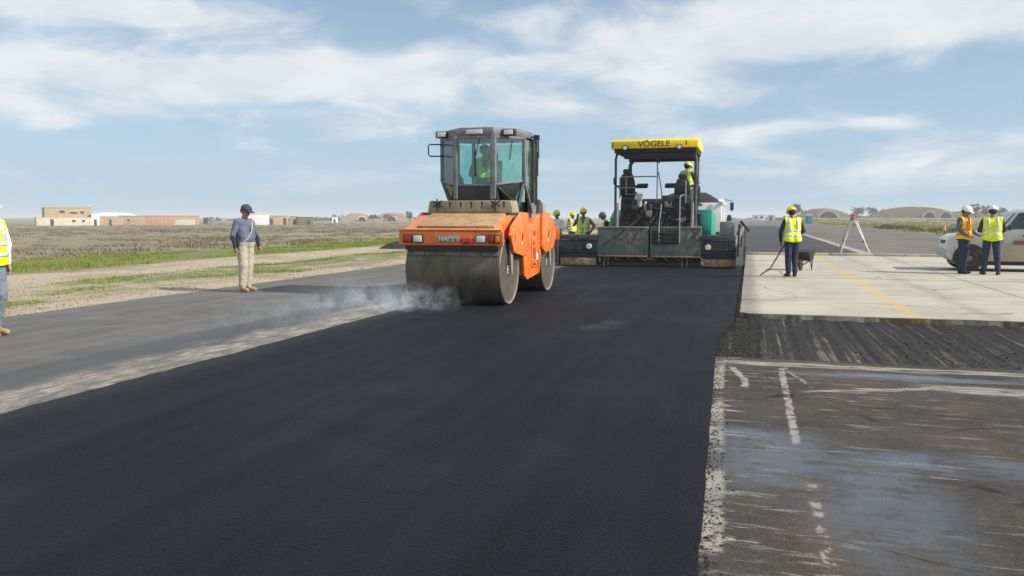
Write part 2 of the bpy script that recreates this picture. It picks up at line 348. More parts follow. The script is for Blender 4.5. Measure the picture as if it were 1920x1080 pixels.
def mat_fresh():
    m, n, out = newmat('fresh_asphalt'); p = pos(n); x, y, z = n.xyz(p)
    g1 = n.noise(p, 46, 6, 0.85); g2 = n.n('ShaderNodeTexVoronoi', {'Vector': p, 'Scale': 75.0}).outputs['Distance']; big = n.noise(p, 0.55, 6, 0.6)
    lane = n.noise(p, 1.0, 5, 0.6, sc=(2.2, 0.12, 1))
    c = n.mix(n.ss(g1, 0.38, 0.62), (0.0020, 0.0022, 0.0031), (0.0138, 0.0150, 0.0200))
    c = n.mix(n.m('MULTIPLY', n.ss(big, 0.42, 0.68), 0.5), c, (0.0175, 0.018, 0.022))
    c = n.mix(n.m('MULTIPLY', n.ss(lane, 0.5, 0.72), 0.4), c, (0.0075, 0.008, 0.011))
    lap = None
    for lx_, lw_ in ((-4.05, .05), (-2.35, .04), (-1.15, .05), (-3.2, .03)):
        q_ = n.band(n.m('ADD', x, n.m('MULTIPLY', n.m('SUBTRACT', n.noise(p, 0.5, 3, .5), 0.5), .25)), lx_, lx_ + lw_, .025); lap = q_ if lap is None else n.m('MAXIMUM', lap, q_)
    c = n.mix(n.m('MULTIPLY', n.m('MULTIPLY', lap, n.ss(lane, .35, .6)), 0.5), c, (0.004, 0.004, 0.005))
    coarse = n.m('MULTIPLY', n.ss(n.noise(p, 24, 4, .8), .60, .70), n.ss(big, .40, .62))
    c = n.mix(n.m('MULTIPLY', coarse, 0.75), c, (0.045, 0.046, 0.052))
    grey = n.m('MULTIPLY', n.ss(n.m('ADD', x, n.m('MULTIPLY', big, 0.8)), -4.6, -5.2), n.ss(g1, 0.3, 0.6))
    c = n.mix(n.m('MULTIPLY', grey, 0.5), c, (0.06, 0.057, 0.053))
    # pale patch of dried water in front of the roller
    px = n.m('DIVIDE', n.m('ADD', x, 2.0), 0.34); py = n.m('DIVIDE', n.m('SUBTRACT', y, 11.4), 0.7)
    pt = n.m('MULTIPLY', n.ss(n.m('ADD', n.m('MULTIPLY', px, px), n.m('MULTIPLY', py, py)), 1.5, 0.1), n.ss(n.noise(p, 3, 5, .6), 0.38, 0.7))
    c = n.mix(n.m('MULTIPLY', pt, 0.4), c, (0.10, 0.095, 0.09))
    rg = n.m('SUBTRACT', n.ss(lane, 0.3, 0.7, 0.70, 0.86), n.m('MULTIPLY', n.ss(big, .5, .7), .08))
    h = n.m('ADD', n.m('MULTIPLY', g1, 1.0), n.m('MULTIPLY', g2, 0.8))
    return finish(m, n, out, Base_Color=c, Roughness=rg, Specular_IOR_Level=0.2, Normal=n.bump(h, 0.9, 0.010))
sheet('fresh_asphalt', wob(-5.5, 0.035, 1.2, 5), lambda y: max(-0.335, -0.085 - 0.0265 * y) + 0.007 * mnoise.noise((y * 3.1, 9, 0)) + 0.006 * mnoise.noise((y * 11, 2, 0)) + 0.14 * sst(10.6, 12.6, y), [y for y in ysn if y < 27], 0.0, mat_fresh(), 0.06)

def mat_far():
    m, n, out = newmat('far_runway_asphalt'); p = pos(n); x, y, z = n.xyz(p)
    a = n.noise(p, 0.25, 7, 0.65, sc=(1, 0.35, 1)); b = n.noise(p, 0.6, 6, 0.7, sc=(0.3, 1.4, 1)); f = n.noise(p, 40, 4, 0.7)
    c = n.mix(n.ss(a, 0.32, 0.68), (0.125, 0.112, 0.098), (0.195, 0.178, 0.155))
    c = n.mix(n.m('MULTIPLY', n.ss(b, 0.52, 0.66), 0.6), c, (0.085, 0.078, 0.072))
    dk = n.m('MULTIPLY', n.band(n.m('ADD', x, n.m('MULTIPLY', n.m('SUBTRACT', a, 0.5), .3)), -0.7, 4.45, 0.12), n.ss(y, 175, 150))
    c = n.mix(n.m('MULTIPLY', dk, 0.88), c, (0.052, 0.052, 0.055))
    ln = n.m('MULTIPLY', n.m('MULTIPLY', n.band(x, 4.55, 4.95, 0.03), n.ss(y, 130, 110)), n.ss(n.noise(p, 2.0, 5, .7), 0.32, 0.5))
    c = n.mix(n.m('MULTIPLY', ln, 0.7), c, (0.48, 0.44, 0.38))
    l2 = n.m('MULTIPLY', n.band(x, -0.95, -0.7, 0.05), n.ss(n.noise(p, 1.5, 5, .7), 0.35, 0.55))
    c = n.mix(n.m('MULTIPLY', l2, 0.5), c, (0.4, 0.37, 0.3))
    return finish(m, n, out, Base_Color=c, Roughness=0.9, Specular_IOR_Level=0.25, Normal=n.bump(f, 0.4, 0.01))
sheet('runway', lambda y: -5.42, wob(16.5, 0.5, 0.08), [26.9 + i * 4 for i in range(40)] + [250, 400, 700, 1400], -0.014, mat_far(), 0.08)

def mat_worn():
    m, n, out = newmat('worn_asphalt'); p = pos(n); x, y, z = n.xyz(p)
    big = n.noise(p, 0.7, 7, 0.62); med = n.noise(p, 2.6, 8, 0.68, 0.4); fin = n.noise(p, 75, 6, 0.85); tr = n.noise(p, 1.0, 9, 0.72, 0.3, sc=(1.7, 12.0, 1))
    c = n.mix(n.ss(big, 0.36, 0.62), (0.055, 0.050, 0.046), (0.100, 0.085, 0.071))
    c = n.mix(n.ss(med, 0.46, 0.70), c, (0.066, 0.062, 0.06))
    blot = n.noise(p, 16, 6, 0.8, 0.3)
    c = n.mix(n.m('MULTIPLY', n.ss(blot, 0.5, 0.66), 0.55), c, (0.032, 0.028, 0.026))
    c = n.mix(n.m('MULTIPLY', n.ss(blot, 0.46, 0.34), 0.5), c, (0.125, 0.108, 0.09))
    c = n.mix(n.m('MULTIPLY', n.ss(fin, 0.46, 0.62), 0.8), c, (0.026, 0.023, 0.021))
    c = n.mix(n.m('MULTIPLY', n.ss(n.noise(p, 85, 4, .75), 0.55, 0.68), 0.65), c, (0.23, 0.20, 0.165))
    # pale scratches left by the blade, running across
    sc = n.m('MULTIPLY', n.ss(tr, 0.55, 0.63), n.ss(n.noise(p, 0.8, 5, .6), 0.36, 0.56))
    c = n.mix(n.m('MULTIPLY', n.m('MULTIPLY', sc, n.ss(fin, .38, .60)), 0.85), c, (0.38, 0.345, 0.295))
    rag = n.noise(p, 3.0, 8, 0.7, 0.3, sc=(0.7, 3.6, 1)); rg1 = n.m('SUBTRACT', rag, 0.5)
    e = n.m('SUBTRACT', x, n.m('MULTIPLY', n.m('MAXIMUM', n.m('SUBTRACT', rag, 0.57), 0.0), 3.4))
    hole = n.ss(n.m('ADD', n.m('MULTIPLY', n.noise(p, 26, 5, .75), .6), n.m('MULTIPLY', n.noise(p, 4.5, 5, .7), .4)), 0.40, 0.50)
    wrn = n.ss(n.noise(p, 1.6, 5, 0.65, sc=(.2, 1, 1)), 0.40, 0.54)
    lime = n.m('MULTIPLY', n.m('MULTIPLY', n.band(n.m('ADD', e, n.m('MULTIPLY', n.ss(y, 3.2, 9.0), 0.13)), -0.5, -0.085, 0.02), hole), wrn)   # old edge line, half worn off
    # broken paint strip running along, and a cross band along the milled edge
    ex = n.m('ADD', x, n.m('MULTIPLY', n.m('SUBTRACT', n.noise(p, 5, 6, .75), 0.5), 0.06))
    s1 = n.m('MULTIPLY', n.m('MULTIPLY', n.band(ex, 0.305, 0.362, 0.010), n.band(y, 5.75, 8.65, 0.05)), n.ss(n.noise(p, 9, 6, .75), .36, .5))
    s2 = n.m('MULTIPLY', n.band(ex, 0.345, 0.395, 0.012), n.m('MULTIPLY', n.band(y, 2.9, 5.0, 0.05), n.ss(n.noise(p, 7.0, 6, .7), 0.50, 0.58)))
    rust = n.m('MULTIPLY', n.band(ex, 0.33, 0.44, 0.03), n.band(y, 2.9, 5.0, 0.1))
    c = n.mix(n.m('MULTIPLY', n.m('MULTIPLY', rust, n.ss(n.noise(p, 7, 5, .7), .38, .6)), 0.75), c, (0.13, 0.065, 0.03))
    cv = n.m('ADD', 0.46, n.m('MULTIPLY', n.m('POWER', n.m('SUBTRACT', 8.75, y, clamp=False), 2.0), 0.0))
    arc = n.m('SUBTRACT', x, n.m('ADD', 0.37, n.m('MULTIPLY', n.ss(y, 8.75, 7.6), 0.2)))
    s3 = n.m('MULTIPLY', n.band(n.m('ADD', arc, n.m('MULTIPLY', rg1, 0.05)), -0.016, 0.020, 0.012), n.m('MULTIPLY', n.band(y, 7.75, 8.7, 0.06), n.ss(n.noise(p, 8, 5, .7), .4, .55)))
    arc2 = n.m('SUBTRACT', x, n.m('ADD', -0.14, n.m('MULTIPLY', n.ss(y, 8.7, 7.8), 0.13)))
    s4 = n.m('MULTIPLY', n.m('MULTIPLY', n.band(n.m('ADD', arc2, n.m('MULTIPLY', rg1, 0.12)), -0.03, 0.03, 0.015), n.band(y, 7.6, 8.6, 0.05)), hole)
    yw = n.m('ADD', y, n.m('MULTIPLY', rg1, 0.5))
    s5 = n.m('MULTIPLY', n.band(yw, 8.78, 9.02, 0.05), n.ss(tr, 0.40, 0.56))
    # pale scrape spreading to the right
    dline = n.m('SUBTRACT', yw, n.m('ADD', 7.55, n.m('MULTIPLY', n.m('SUBTRACT', x, 0.5), 0.38)))
    s6 = n.m('MULTIPLY', n.m('MULTIPLY', n.band(dline, -0.04, 0.045, 0.03), n.band(x, 0.5, 1.7, 0.1)), 0.8)
    s7 = n.m('MULTIPLY', n.m('MULTIPLY', n.band(n.m('ADD', yw, n.m('MULTIPLY', x, 0.10)), 8.02, 8.34, 0.08), n.ss(x, 1.35, 1.9)), n.ss(tr, 0.38, 0.54))
    w = n.m('MAXIMUM', n.m('MAXIMUM', lime, n.m('MULTIPLY', s1, hole)), n.m('MAXIMUM', n.m('MAXIMUM', s2, n.m('MULTIPLY', s3, hole)), n.m('MAXIMUM', n.m('MAXIMUM', s4, s5), n.m('MAXIMUM', s6, s7))), clamp=True)
    c = n.mix(n.m('MULTIPLY', w, 0.9), c, n.mix(n.noise(p, 12, 4, .6), (0.27, 0.25, 0.21), (0.47, 0.44, 0.37)))
    vor = n.n('ShaderNodeTexVoronoi', {'Vector': n.n('ShaderNodeMix', {0: 0.25, 4: p, 5: n.n('ShaderNodeTexNoise', {'Vector': p, 'Scale': 2.0}).outputs['Color']}, data_type='VECTOR').outputs[1], 'Scale': 0.9}, feature='DISTANCE_TO_EDGE').outputs['Distance']
    crk = n.m('MULTIPLY', n.ss(vor, 0.008, 0.003), n.ss(n.noise(p, 1.3, 4, .6), .42, .55))
    c = n.mix(n.m('MULTIPLY', crk, 0.7), c, (0.012, 0.011, 0.01))
    # film of water: smooth, so it mirrors the sky
    def ell(cx, cy, rx, ry):
        a = n.m('DIVIDE', n.m('SUBTRACT', x, cx), rx); b = n.m('DIVIDE', n.m('SUBTRACT', yw, cy), ry)
        return n.ss(n.m('ADD', n.m('MULTIPLY', a, a), n.m('MULTIPLY', b, b)), 1.5, 0.1)
    wet = n.m('MAXIMUM', n.m('MAXIMUM', ell(0.25, 5.35, 0.62, 0.85), ell(0.7, 4.6, 0.45, 1.1)), n.m('MAXIMUM', ell(1.25, 5.5, 0.8, 0.28), n.m('MAXIMUM', ell(1.5, 8.45, 1.3, 0.16), ell(0.0, 5.9, 0.3, 0.25))))
    wet = n.m('MULTIPLY', wet, n.ss(n.m('ADD', n.m('MULTIPLY', med, 0.6), n.m('MULTIPLY', rag, 0.4)), 0.30, 0.54))
    c = n.mix(n.m('MULTIPLY', wet, 0.35), c, (0.045, 0.047, 0.052))
    rgh = n.m('SUBTRACT', 0.88, n.m('MULTIPLY', wet, 0.66))
    bs = n.m('MULTIPLY', n.m('SUBTRACT', 1.0, n.m('MULTIPLY', wet, 0.7)), 0.7)
    bm = n.n('ShaderNodeBump', {'Height': n.m('ADD', fin, n.m('ADD', n.m('MULTIPLY', med, 0.8), n.m('MULTIPLY', w, 0.3))), 'Strength': bs, 'Distance': 0.006}).outputs[0]
    return finish(m, n, out, Base_Color=c, Roughness=rgh, Specular_IOR_Level=n.m('ADD', 0.15, n.m('MULTIPLY', wet, 0.45)), Normal=bm)
b = MB(); b.box(-0.34, 14, -8, 9.2, -0.10, -0.012)
tag(b.build('worn_asphalt', mat_worn(), smooth=False), kind='structure')

# milled strip: grooves cut along the runway, as real relief
def mat_milled():
    m, n, out = newmat('milled_asphalt'); p = pos(n); x, y, z = n.xyz(p)
    f = n.noise(p, 38, 5, 0.75); g = n.noise(p, 1.0, 6, 0.7, sc=(11, 0.16, 1)); big = n.noise(p, 1.2, 5, .6)
    c = n.mix(n.ss(f, 0.38, 0.66), (0.013, 0.0128, 0.013), (0.044, 0.041, 0.038))
    c = n.mix(n.m('MULTIPLY', n.ss(g, 0.54, 0.64), n.ss(big, 0.30, 0.6)), c, (0.155, 0.14, 0.12))
    c = n.mix(n.m('MULTIPLY', n.m('MULTIPLY', n.ss(f, 0.55, 0.66), n.ss(y, 11.2, 9.2)), 0.7), c, (0.24, 0.21, 0.175))
    return finish(m, n, out, Base_Color=c, Roughness=0.92, Specular_IOR_Level=0.25, Normal=n.bump(f, 0.9, 0.012))
xs = np.arange(-0.55, 14.2, 0.026); ys = np.arange(9.15, 13.4, 0.12)
V = []
for j, y in enumerate(ys):
    for i, x in enumerate(xs):
        g = mnoise.noise((x * 4.5, y * 0.06, 1.7)) * 0.018 + mnoise.noise((x * 13, y * 0.10, 4.2)) * 0.020 + mnoise.noise((x * 12, y * 9, 8.8)) * 0.006
        V.append((x, y, -0.052 + g))
k = len(xs); ii, jj = np.meshgrid(np.arange(k - 1), np.arange(len(ys) - 1)); q = (jj * k + ii).ravel()
tag(mesh_np('milled_strip', V, np.stack([q, q + 1, q + k + 1, q + k], 1), mat_milled()), kind='structure')

def rubble(name, label, cat, cnt, fpos, smin, smax, mat, zoff=0.0):
    base = np.array([(1, 0, 0), (-1, 0, 0), (0, 1, 0), (0, -1, 0), (0, 0, 1), (0, 0, -1)], float)
    tri = np.array([(0, 2, 4), (2, 1, 4), (1, 3, 4), (3, 0, 4), (2, 0, 5), (1, 2, 5), (3, 1, 5), (0, 3, 5)])
    Vs, Fs = [], []
    for i in range(cnt):
        x, y, z = fpos(); s = smin + (smax - smin) * rng.random() ** 2.5
        a = rng.random() * 6.28; ca, sa = math.cos(a), math.sin(a)
        v = base * (s * (0.6 + 0.8 * rng.random((6, 1)))) * np.array([1, 1, 0.65])
        v = np.stack([v[:, 0] * ca - v[:, 1] * sa, v[:, 0] * sa + v[:, 1] * ca, v[:, 2]], 1) + np.array([x, y, z + s * 0.25 + zoff])
        Vs.append(v); Fs.append(tri + 6 * i)
    return tag(mesh_np(name, np.concatenate(Vs), np.concatenate(Fs), mat), label, cat, kind='stuff')
CHIP = pm('asphalt_chips', (0.04, 0.037, 0.034), 0.9, var=.5, scale=3)
STONE = pm('gravel_stone', (0.36, 0.30, 0.235), 0.9, var=.4, scale=1.5)
def f_chip():
    if rng.random() < 0.45: return (-0.33 + abs(rng.normal()) * 0.35, rng.uniform(9.2, 13.1), -0.05)
    return (rng.uniform(-0.3, 7), rng.uniform(9.2, 13.1), -0.05)
rubble('asphalt_chips', 'loose black asphalt crumbs lying over the milled strip', 'rubble', 5200, f_chip, 0.005, 0.017, CHIP)
def f_edge():
    y = 3 + 10 * rng.random(); return (max(-0.335, -0.085 - 0.0265 * y) + abs(rng.normal()) * 0.06 - .005, y, -0.012)
rubble('asphalt_crumbs', 'fine black crumbs spilled along the edge of the new mat', 'crumbs', 1500, f_edge, 0.003, 0.011, CHIP)
def f_grav():
    y = rng.uniform(4, 48) ; x = -10.95 - abs(rng.normal()) * 3.6
    if x < -20: x = rng.uniform(-19, -11)
    return (x, y, ground_z(x, y))
rubble('gravel', 'pale stones strewn on the bare shoulder beside the asphalt', 'gravel', 12000, f_grav, 0.008, 0.032, STONE)

# concrete pavement, slab by slab
def mat_conc():
    m, n, out = newmat('concrete'); p = pos(n); x, y, z = n.xyz(p)
    rnd = n.n('ShaderNodeObjectInfo').outputs['Random']
    a = n.noise(p, 0.55, 7, 0.62); b = n.noise(p, 5, 6, 0.65); f = n.noise(p, 60, 4, 0.7); tr = n.noise(p, 1.0, 7, 0.7, 0.3, sc=(0.8, 6, 1))
    c = n.mix(n.ss(a, 0.34, 0.66), (0.39, 0.348, 0.28), (0.50, 0.452, 0.372))
    c = n.mix(n.m('MULTIPLY', n.ss(b, 0.5, 0.72), 0.5), c, (0.56, 0.53, 0.46))
    c = n.mix(n.m('MULTIPLY', n.ss(tr, 0.56, 0.72), 0.35), c, (0.30, 0.27, 0.22))
    c = n.mix(n.m('MULTIPLY', n.ss(f, 0.58, 0.72), 0.35), c, (0.24, 0.21, 0.17))
    c = n.mix(n.m('MULTIPLY', rnd, 0.18), c, (0.38, 0.35, 0.30))
    vor = n.n('ShaderNodeTexVoronoi', {'Vector': n.n('ShaderNodeMix', {0: 0.3, 4: p, 5: n.n('ShaderNodeTexNoise', {'Vector': p, 'Scale': 1.2}).outputs['Color']}, data_type='VECTOR').outputs[1], 'Scale': 0.45}, feature='DISTANCE_TO_EDGE').outputs['Distance']
    crk = n.m('MULTIPLY', n.ss(vor, 0.012, 0.004), n.ss(n.noise(p, .6, 4, .6), .45, .58))
    c = n.mix(n.m('MULTIPLY', crk, 0.65), c, (0.12, 0.10, 0.08))
    tyr = n.m('MULTIPLY', n.band(n.m('ADD', x, n.m('MULTIPLY', n.m('SUBTRACT', a, .5), .8)), 3.3, 3.6, .12), .3)
    c = n.mix(tyr, c, (0.22, 0.2, 0.17))
    ly = n.m('MULTIPLY', n.band(n.m('ADD', x, n.m('MULTIPLY', n.m('SUBTRACT', b, .5), .05)), 2.30, 2.52, 0.03), n.ss(n.noise(p, 7, 6, .75), 0.34, 0.62))
    c = n.mix(n.m('MULTIPLY', ly, 0.72), c, (0.60, 0.40, 0.10))
    stn = n.m('MULTIPLY', n.ss(n.m('SUBTRACT', x, n.m('MULTIPLY', n.m('SUBTRACT', b, .4), .5)), 0.22, -0.02), n.ss(f, 0.35, 0.6))   # tar splashed along the new mat
    c = n.mix(n.m('MULTIPLY', stn, 0.75), c, (0.05, 0.048, 0.045))
    ef = n.m('MULTIPLY', n.ss(y, 13.34, 13.28), n.m('MULTIPLY', n.ss(z, 0.028, 0.012), n.ss(n.noise(p, 1.6, 5, .7, sc=(1, 1, .3)), .38, .55)))
    c = n.mix(n.m('MULTIPLY', ef, 0.9), c, (0.09, 0.06, 0.04))
    return finish(m, n, out, Base_Color=c, Roughness=0.88, Specular_IOR_Level=0.3, Normal=n.bump(n.m('ADD', f, b), 0.35, 0.006))
CONC = mat_conc()
cp = thing('concrete_pavement', 'pale concrete slabs with a faded yellow line beside the fresh asphalt', 'pavement', (0, 13.2, 0)); cp['kind'] = 'structure'
jx = [-0.13, 4.85, 9.85, 14.85]; jy = [13.2, 17.3, 21.4, 25.45, 29.5, 34.25]
for i in range(3):
    for j in range(5):
        x0, x1, y0, y1 = jx[i] + (.016 if i else 0), jx[i + 1] - .016, jy[j] + (.016 if j else 0), jy[j + 1] - .016
        dz = 0.004 * random.uniform(-1, 1); pts = []
        def edge(p, q, amp, st):
            k = max(1, int(math.hypot(q[0] - p[0], q[1] - p[1]) / st))
            for u in range(k):
                a = u / k; o = amp * (abs(mnoise.noise((u * 0.21 + .3, p[0] * 3 + p[1] + .37, .5))) + .35 * abs(mnoise.noise((u * .63, p[1] + .21, 4.4)))) if 0 < u else 0
                yield (p[0] + (q[0] - p[0]) * a + o * (-(q[1] - p[1]) / math.hypot(q[0] - p[0], q[1] - p[1])), p[1] + (q[1] - p[1]) * a + o * ((q[0] - p[0]) / math.hypot(q[0] - p[0], q[1] - p[1])))
        am = [.004] * 4; stp = [0.5] * 4
        if j == 0: am[0] = 0.045; stp[0] = 0.13
        if i == 0: am[3] = 0.03; stp[3] = 0.09
        c4 = [(x0, y0), (x1, y0), (x1, y1), (x0, y1)]
        for e in range(4): pts += list(edge(c4[e], c4[(e + 1) % 4], am[e], stp[e]))
        if i == 0 and j == 0: pts = [q_ for q_ in pts if math.hypot(q_[0] - x0 - .16, q_[1] - y0 - .16) < .16 + 9 * (q_[0] > x0 + .16 or q_[1] > y0 + .16)]
        b = MB(); b.prism([(p_[0], p_[1] - 13.2) for p_ in pts], 'z', -0.13, 0.03 + dz)
        b.build('concrete_panel', CONC, cp, smooth=False)
b = MB()
for a in range(1, 3): b.box(jx[a] - .02, jx[a] + .02, 0.02, 21.0, -0.12, 0.012)
for a in range(1, 5): b.box(-0.1, 14.8, jy[a] - 13.2 - .02, jy[a] - 13.2 + .02, -0.121, 0.011)
b.build('joint_filler', pm('joint_tar', (0.05, 0.045, 0.04), 0.8), cp, smooth=False)

kb = thing('kerb', 'low concrete kerb closing off the far side of the concrete slabs', 'kerb', (0, 34.6, 0)); kb['kind'] = 'structure'
for i in range(9):
    x0 = -0.2 + i * 1.6
    b = MB(); b.box(x0 + .006, x0 + 1.594, -0.34, 0.05, -0.13, 0.115 + random.uniform(-.006, .006)); b.build('kerb_stone', CONC, kb, 0.012)

# ------------------------------------------------------------------ low vegetation (too dense to count)
def blades(name, label, cat, spots, mat, n, h, w, spread, seed=1):
    r = np.random.default_rng(seed); S = np.asarray(spots, float)
    m_ = len(S) * n; base = np.repeat(S, n, 0); sz = base[:, 3]
    a = r.random(m_) * 6.283; rad = np.sqrt(r.random(m_)) * spread * sz
    bx = base[:, 0] + np.cos(a) * rad; by = base[:, 1] + np.sin(a) * rad; bz = base[:, 2]
    hh = h * sz * (0.45 + 0.75 * r.random(m_)) * (1 - 0.45 * (rad / (spread * sz + 1e-6)) ** 2)
    la = r.random(m_) * 6.283; lean = (0.25 + 0.55 * r.random(m_)) * hh
    ta = r.random(m_) * 6.283; ww = w * (0.6 + 0.8 * r.random(m_)) * np.maximum(0.7, sz)
    V = np.empty((m_, 3, 3)); 
    V[:, 0] = np.stack([bx - np.cos(ta) * ww, by - np.sin(ta) * ww, bz - 0.01], 1)
    V[:, 1] = np.stack([bx + np.cos(ta) * ww, by + np.sin(ta) * ww, bz - 0.01], 1)
    V[:, 2] = np.stack([bx + np.cos(la) * lean, by + np.sin(la) * lean, bz + hh], 1)
    return tag(mesh_np(name, V.reshape(-1, 3), np.arange(m_ * 3).reshape(-1, 3), mat), label, cat, kind='stuff')
def mat_leafy(name, c1, c2, c3):
    m, n, out = newmat(name); p = pos(n)
    a = n.noise(p, 0.5, 4, .6); b = n.noise(p, 6, 3, .6)
    c = n.mix(n.ss(a, .35, .65), c1, c2); c = n.mix(n.ss(b, .5, .7), c, c3)
    return finish(m, n, out, Base_Color=c, Roughness=0.8, Specular_IOR_Level=0.2)
GRASS = mat_leafy('grass_blade', (0.145, 0.20, 0.022), (0.21, 0.25, 0.03), (0.27, 0.235, 0.09))
SCRUB = mat_leafy('dry_scrub', (0.235, 0.185, 0.13), (0.155, 0.128, 0.085), (0.30, 0.245, 0.175))
SCRUBG = mat_leafy('green_scrub', (0.19, 0.20, 0.08), (0.24, 0.225, 0.11), (0.28, 0.25, 0.14))
sp = []
for i in range(9000):
    y = rng.uniform(4, 75); x = rng.uniform(-25, -19) + 1.1 * mnoise.noise((y * .12, 0, 0))
    if mnoise.noise((x * .5, y * .22, 3)) > -0.02: sp.append((x, y, ground_z(x, y), rng.uniform(.5, 1.2)))
for i in range(6500):
    y = rng.uniform(4, 42); x = rng.uniform(-15.3, -12.0) + .5 * mnoise.noise((y * .2, 4, 0))
    if mnoise.noise((x * .6, y * .2, 7)) > 0.0: sp.append((x, y, ground_z(x, y), rng.uniform(.3, .8)))
blades('grass', 'short bright green grass in strips along the shoulder', 'grass', sp, GRASS, 9, 0.13, 0.012, 0.22)
sp = []
for i in range(5200):
    d = 24 + 210 * rng.random() ** 1.9; y = rng.uniform(2, 330); x = -d - rng.random() * 3
    if y > abs(x) * 3.2 + 60 and rng.random() < .5: continue
    sz = max(0.35, 0.9 + 1.1 * mnoise.noise((x * .07, y * .04, 5))) * rng.uniform(.6, 1.25)
    sp.append((x, y, ground_z(x, y), sz))
blades('scrub', 'grey brown dry scrub covering the open field', 'scrub', sp, SCRUB, 70, 0.20, 0.026, 0.85, 2)
blades('green_scrub', 'dull green low weeds among the dry scrub', 'scrub', [(x + rng.uniform(-2, 2), y, z, s * .8) for x, y, z, s in sp[::4]], SCRUBG, 50, 0.13, 0.024, 1.0, 3)
sp = []
for i in range(2200):
    y = 60 + 300 * rng.random() ** 1.4; x = 17 + 60 * rng.random() ** 1.3
    sp.append((x, y, ground_z(x, y), rng.uniform(.5, 1.5)))
blades('verge_weeds', 'yellow green weeds on the verge beyond the runway', 'weeds', sp, mat_leafy('verge_leaf', (0.17, 0.20, 0.045), (0.22, 0.23, 0.06), (0.24, 0.2, 0.1)), 22, 0.30, 0.03, 0.8, 4)
# ================================================================== tandem roller
ro = thing('tandem_roller', 'orange tandem road roller with grey glazed cab on the fresh asphalt', 'road roller', (-4.83, 15.15, 0))
def mat_drum():
    m, n, out = newmat('drum_steel'); ob = n.n('ShaderNodeTexCoord').outputs['Object']
    a = n.noise(ob, 3, 6, .65, sc=(1, .5, .5)); r = n.noise(ob, 9, 5, .7, sc=(2.4, .25, .25)); f = n.noise(ob, 40, 4, .7)
    c = n.mix(n.ss(a, .35, .65), (0.095, 0.080, 0.056), (0.165, 0.142, 0.102)); c = n.mix(n.m('MULTIPLY', n.ss(r, .5, .7), .6), c, (0.075, 0.064, 0.048))
    c = n.mix(n.m('MULTIPLY', n.ss(f, .58, .7), .5), c, (0.22, 0.19, 0.14))
    return finish(m, n, out, Base_Color=c, Roughness=n.ss(r, .3, .7, .42, .62), Metallic=0.35, Normal=n.bump(f, .15, .004))
DRUM = mat_drum(); DRUMEND = pm('dusty_drum_side', (0.235, 0.205, 0.16), 0.8, var=.25, scale=3, grime=.35)
SCRAPER = pm('scraper_board', (0.17, 0.155, 0.135), 0.75, dust=.4, var=.3)
for y in (-1.42, 1.42):
    b = MB(); b.lathe([(0.565, -0.835), (0.588, -0.85), (0.6, -0.838), (0.6, 0.838), (0.588, 0.85), (0.565, 0.835)], (0, 0, 0), 'x', 72)
    d = b.build('drum', DRUM, ro); d.location = (0, y, 0.6)
    for sx in (-1, 1):
        b = MB(); b.lathe([(0.0, .815 * sx), (0.16, .815 * sx), (0.20, .79 * sx), (0.52, .79 * sx), (0.56, .838 * sx), (0.586, .8515 * sx), (0.586, .77 * sx), (0, .77 * sx)], (0, 0, 0), 'x', 56); b.build('drum_side', DRUMEND, d)
        b = MB(); b.lathe([(0, .84 * sx), (.11, .84 * sx), (.12, .8155 * sx)], (0, 0, 0), 'x', 20)
        for k in range(8): b.lathe([(0, .855 * sx), (.013, .855 * sx), (.013, .836 * sx)], (0, .085 * math.cos(k * .785), .085 * math.sin(k * .785)), 'x', 6)
        b.build('hub', LGREY, d)
        # yoke reaching from the frame to the drum axle
        b = MB(); b.prism([(y - .12, 1.05), (y + .02, 1.05), (y + .03, .52), (y - .06, .52)], 'x', .862 * sx, .90 * sx); b.build('yoke', pm('yoke_grey', (.3, .29, .26), .6, dust=.6, grime=.4), ro, 0.008)
def body_prof(sg): return [(sg * 2.03, 1.02), (sg * 2.03, 1.275), (sg * 1.98, 1.315), (sg * 1.30, 1.54), (sg * 0.86, 1.54), (sg * 0.86, 1.25), (sg * 1.2, 1.235), (sg * 1.85, 1.02)]
fb = {}
for sg in (-1, 1):
    b = MB(); b.prism(body_prof(sg), 'x', -.875, .80); fr = fb[sg] = b.build('frame_body', ORANGE, ro, 0.018)
    b = MB(); b.prism([(sg * 1.965, 1.325), (sg * 1.965, 1.365), (sg * 1.285, 1.578), (sg * 1.285, 1.543)], 'x', -.64, .74); b.build('apron_plate', ORANGE_D, fr, 0.008)
    # bumper beam
    b = MB(); b.prism([(sg * 2.033, 1.03), (sg * 2.085, 1.04), (sg * 2.085, 1.265), (sg * 2.06, 1.29), (sg * 2.033, 1.29)], 'x', -.93, .93); bp = b.build('bumper', ORANGE, ro, 0.01)
    b = MB(); b.prism([(sg * 2.03, 1.285), (sg * 2.105, 1.285), (sg * 2.105, 1.305), (sg * 2.03, 1.312)], 'x', -.92, .90); b.build('bumper_lip', pm('orange_edge_highlight', (0.75, 0.30, 0.12), .6), bp, 0.004)  # paler orange paints the highlight along the bumper's top edge
    b = MB(); b.box(-.84, .82, min(sg * 1.84, sg * 2.03), max(sg * 1.84, sg * 2.03), .945, 1.018); b.build('cross_beam', BLACK, ro, .006)
    for k in range(5):
        x0 = -.83 + k * .332
        b = MB(); b.obox((x0 + .16, sg * 1.955, .905), (.318, .022, .095), (sg * .32, 0, 0)); b.build('scraper', SCRAPER, ro, .003)
    b = MB(); b.box(-.83, .83, min(sg * 1.90, sg * 1.93), max(sg * 1.90, sg * 1.93), .865, .943); b.build('scraper_rail', BLACK, ro)
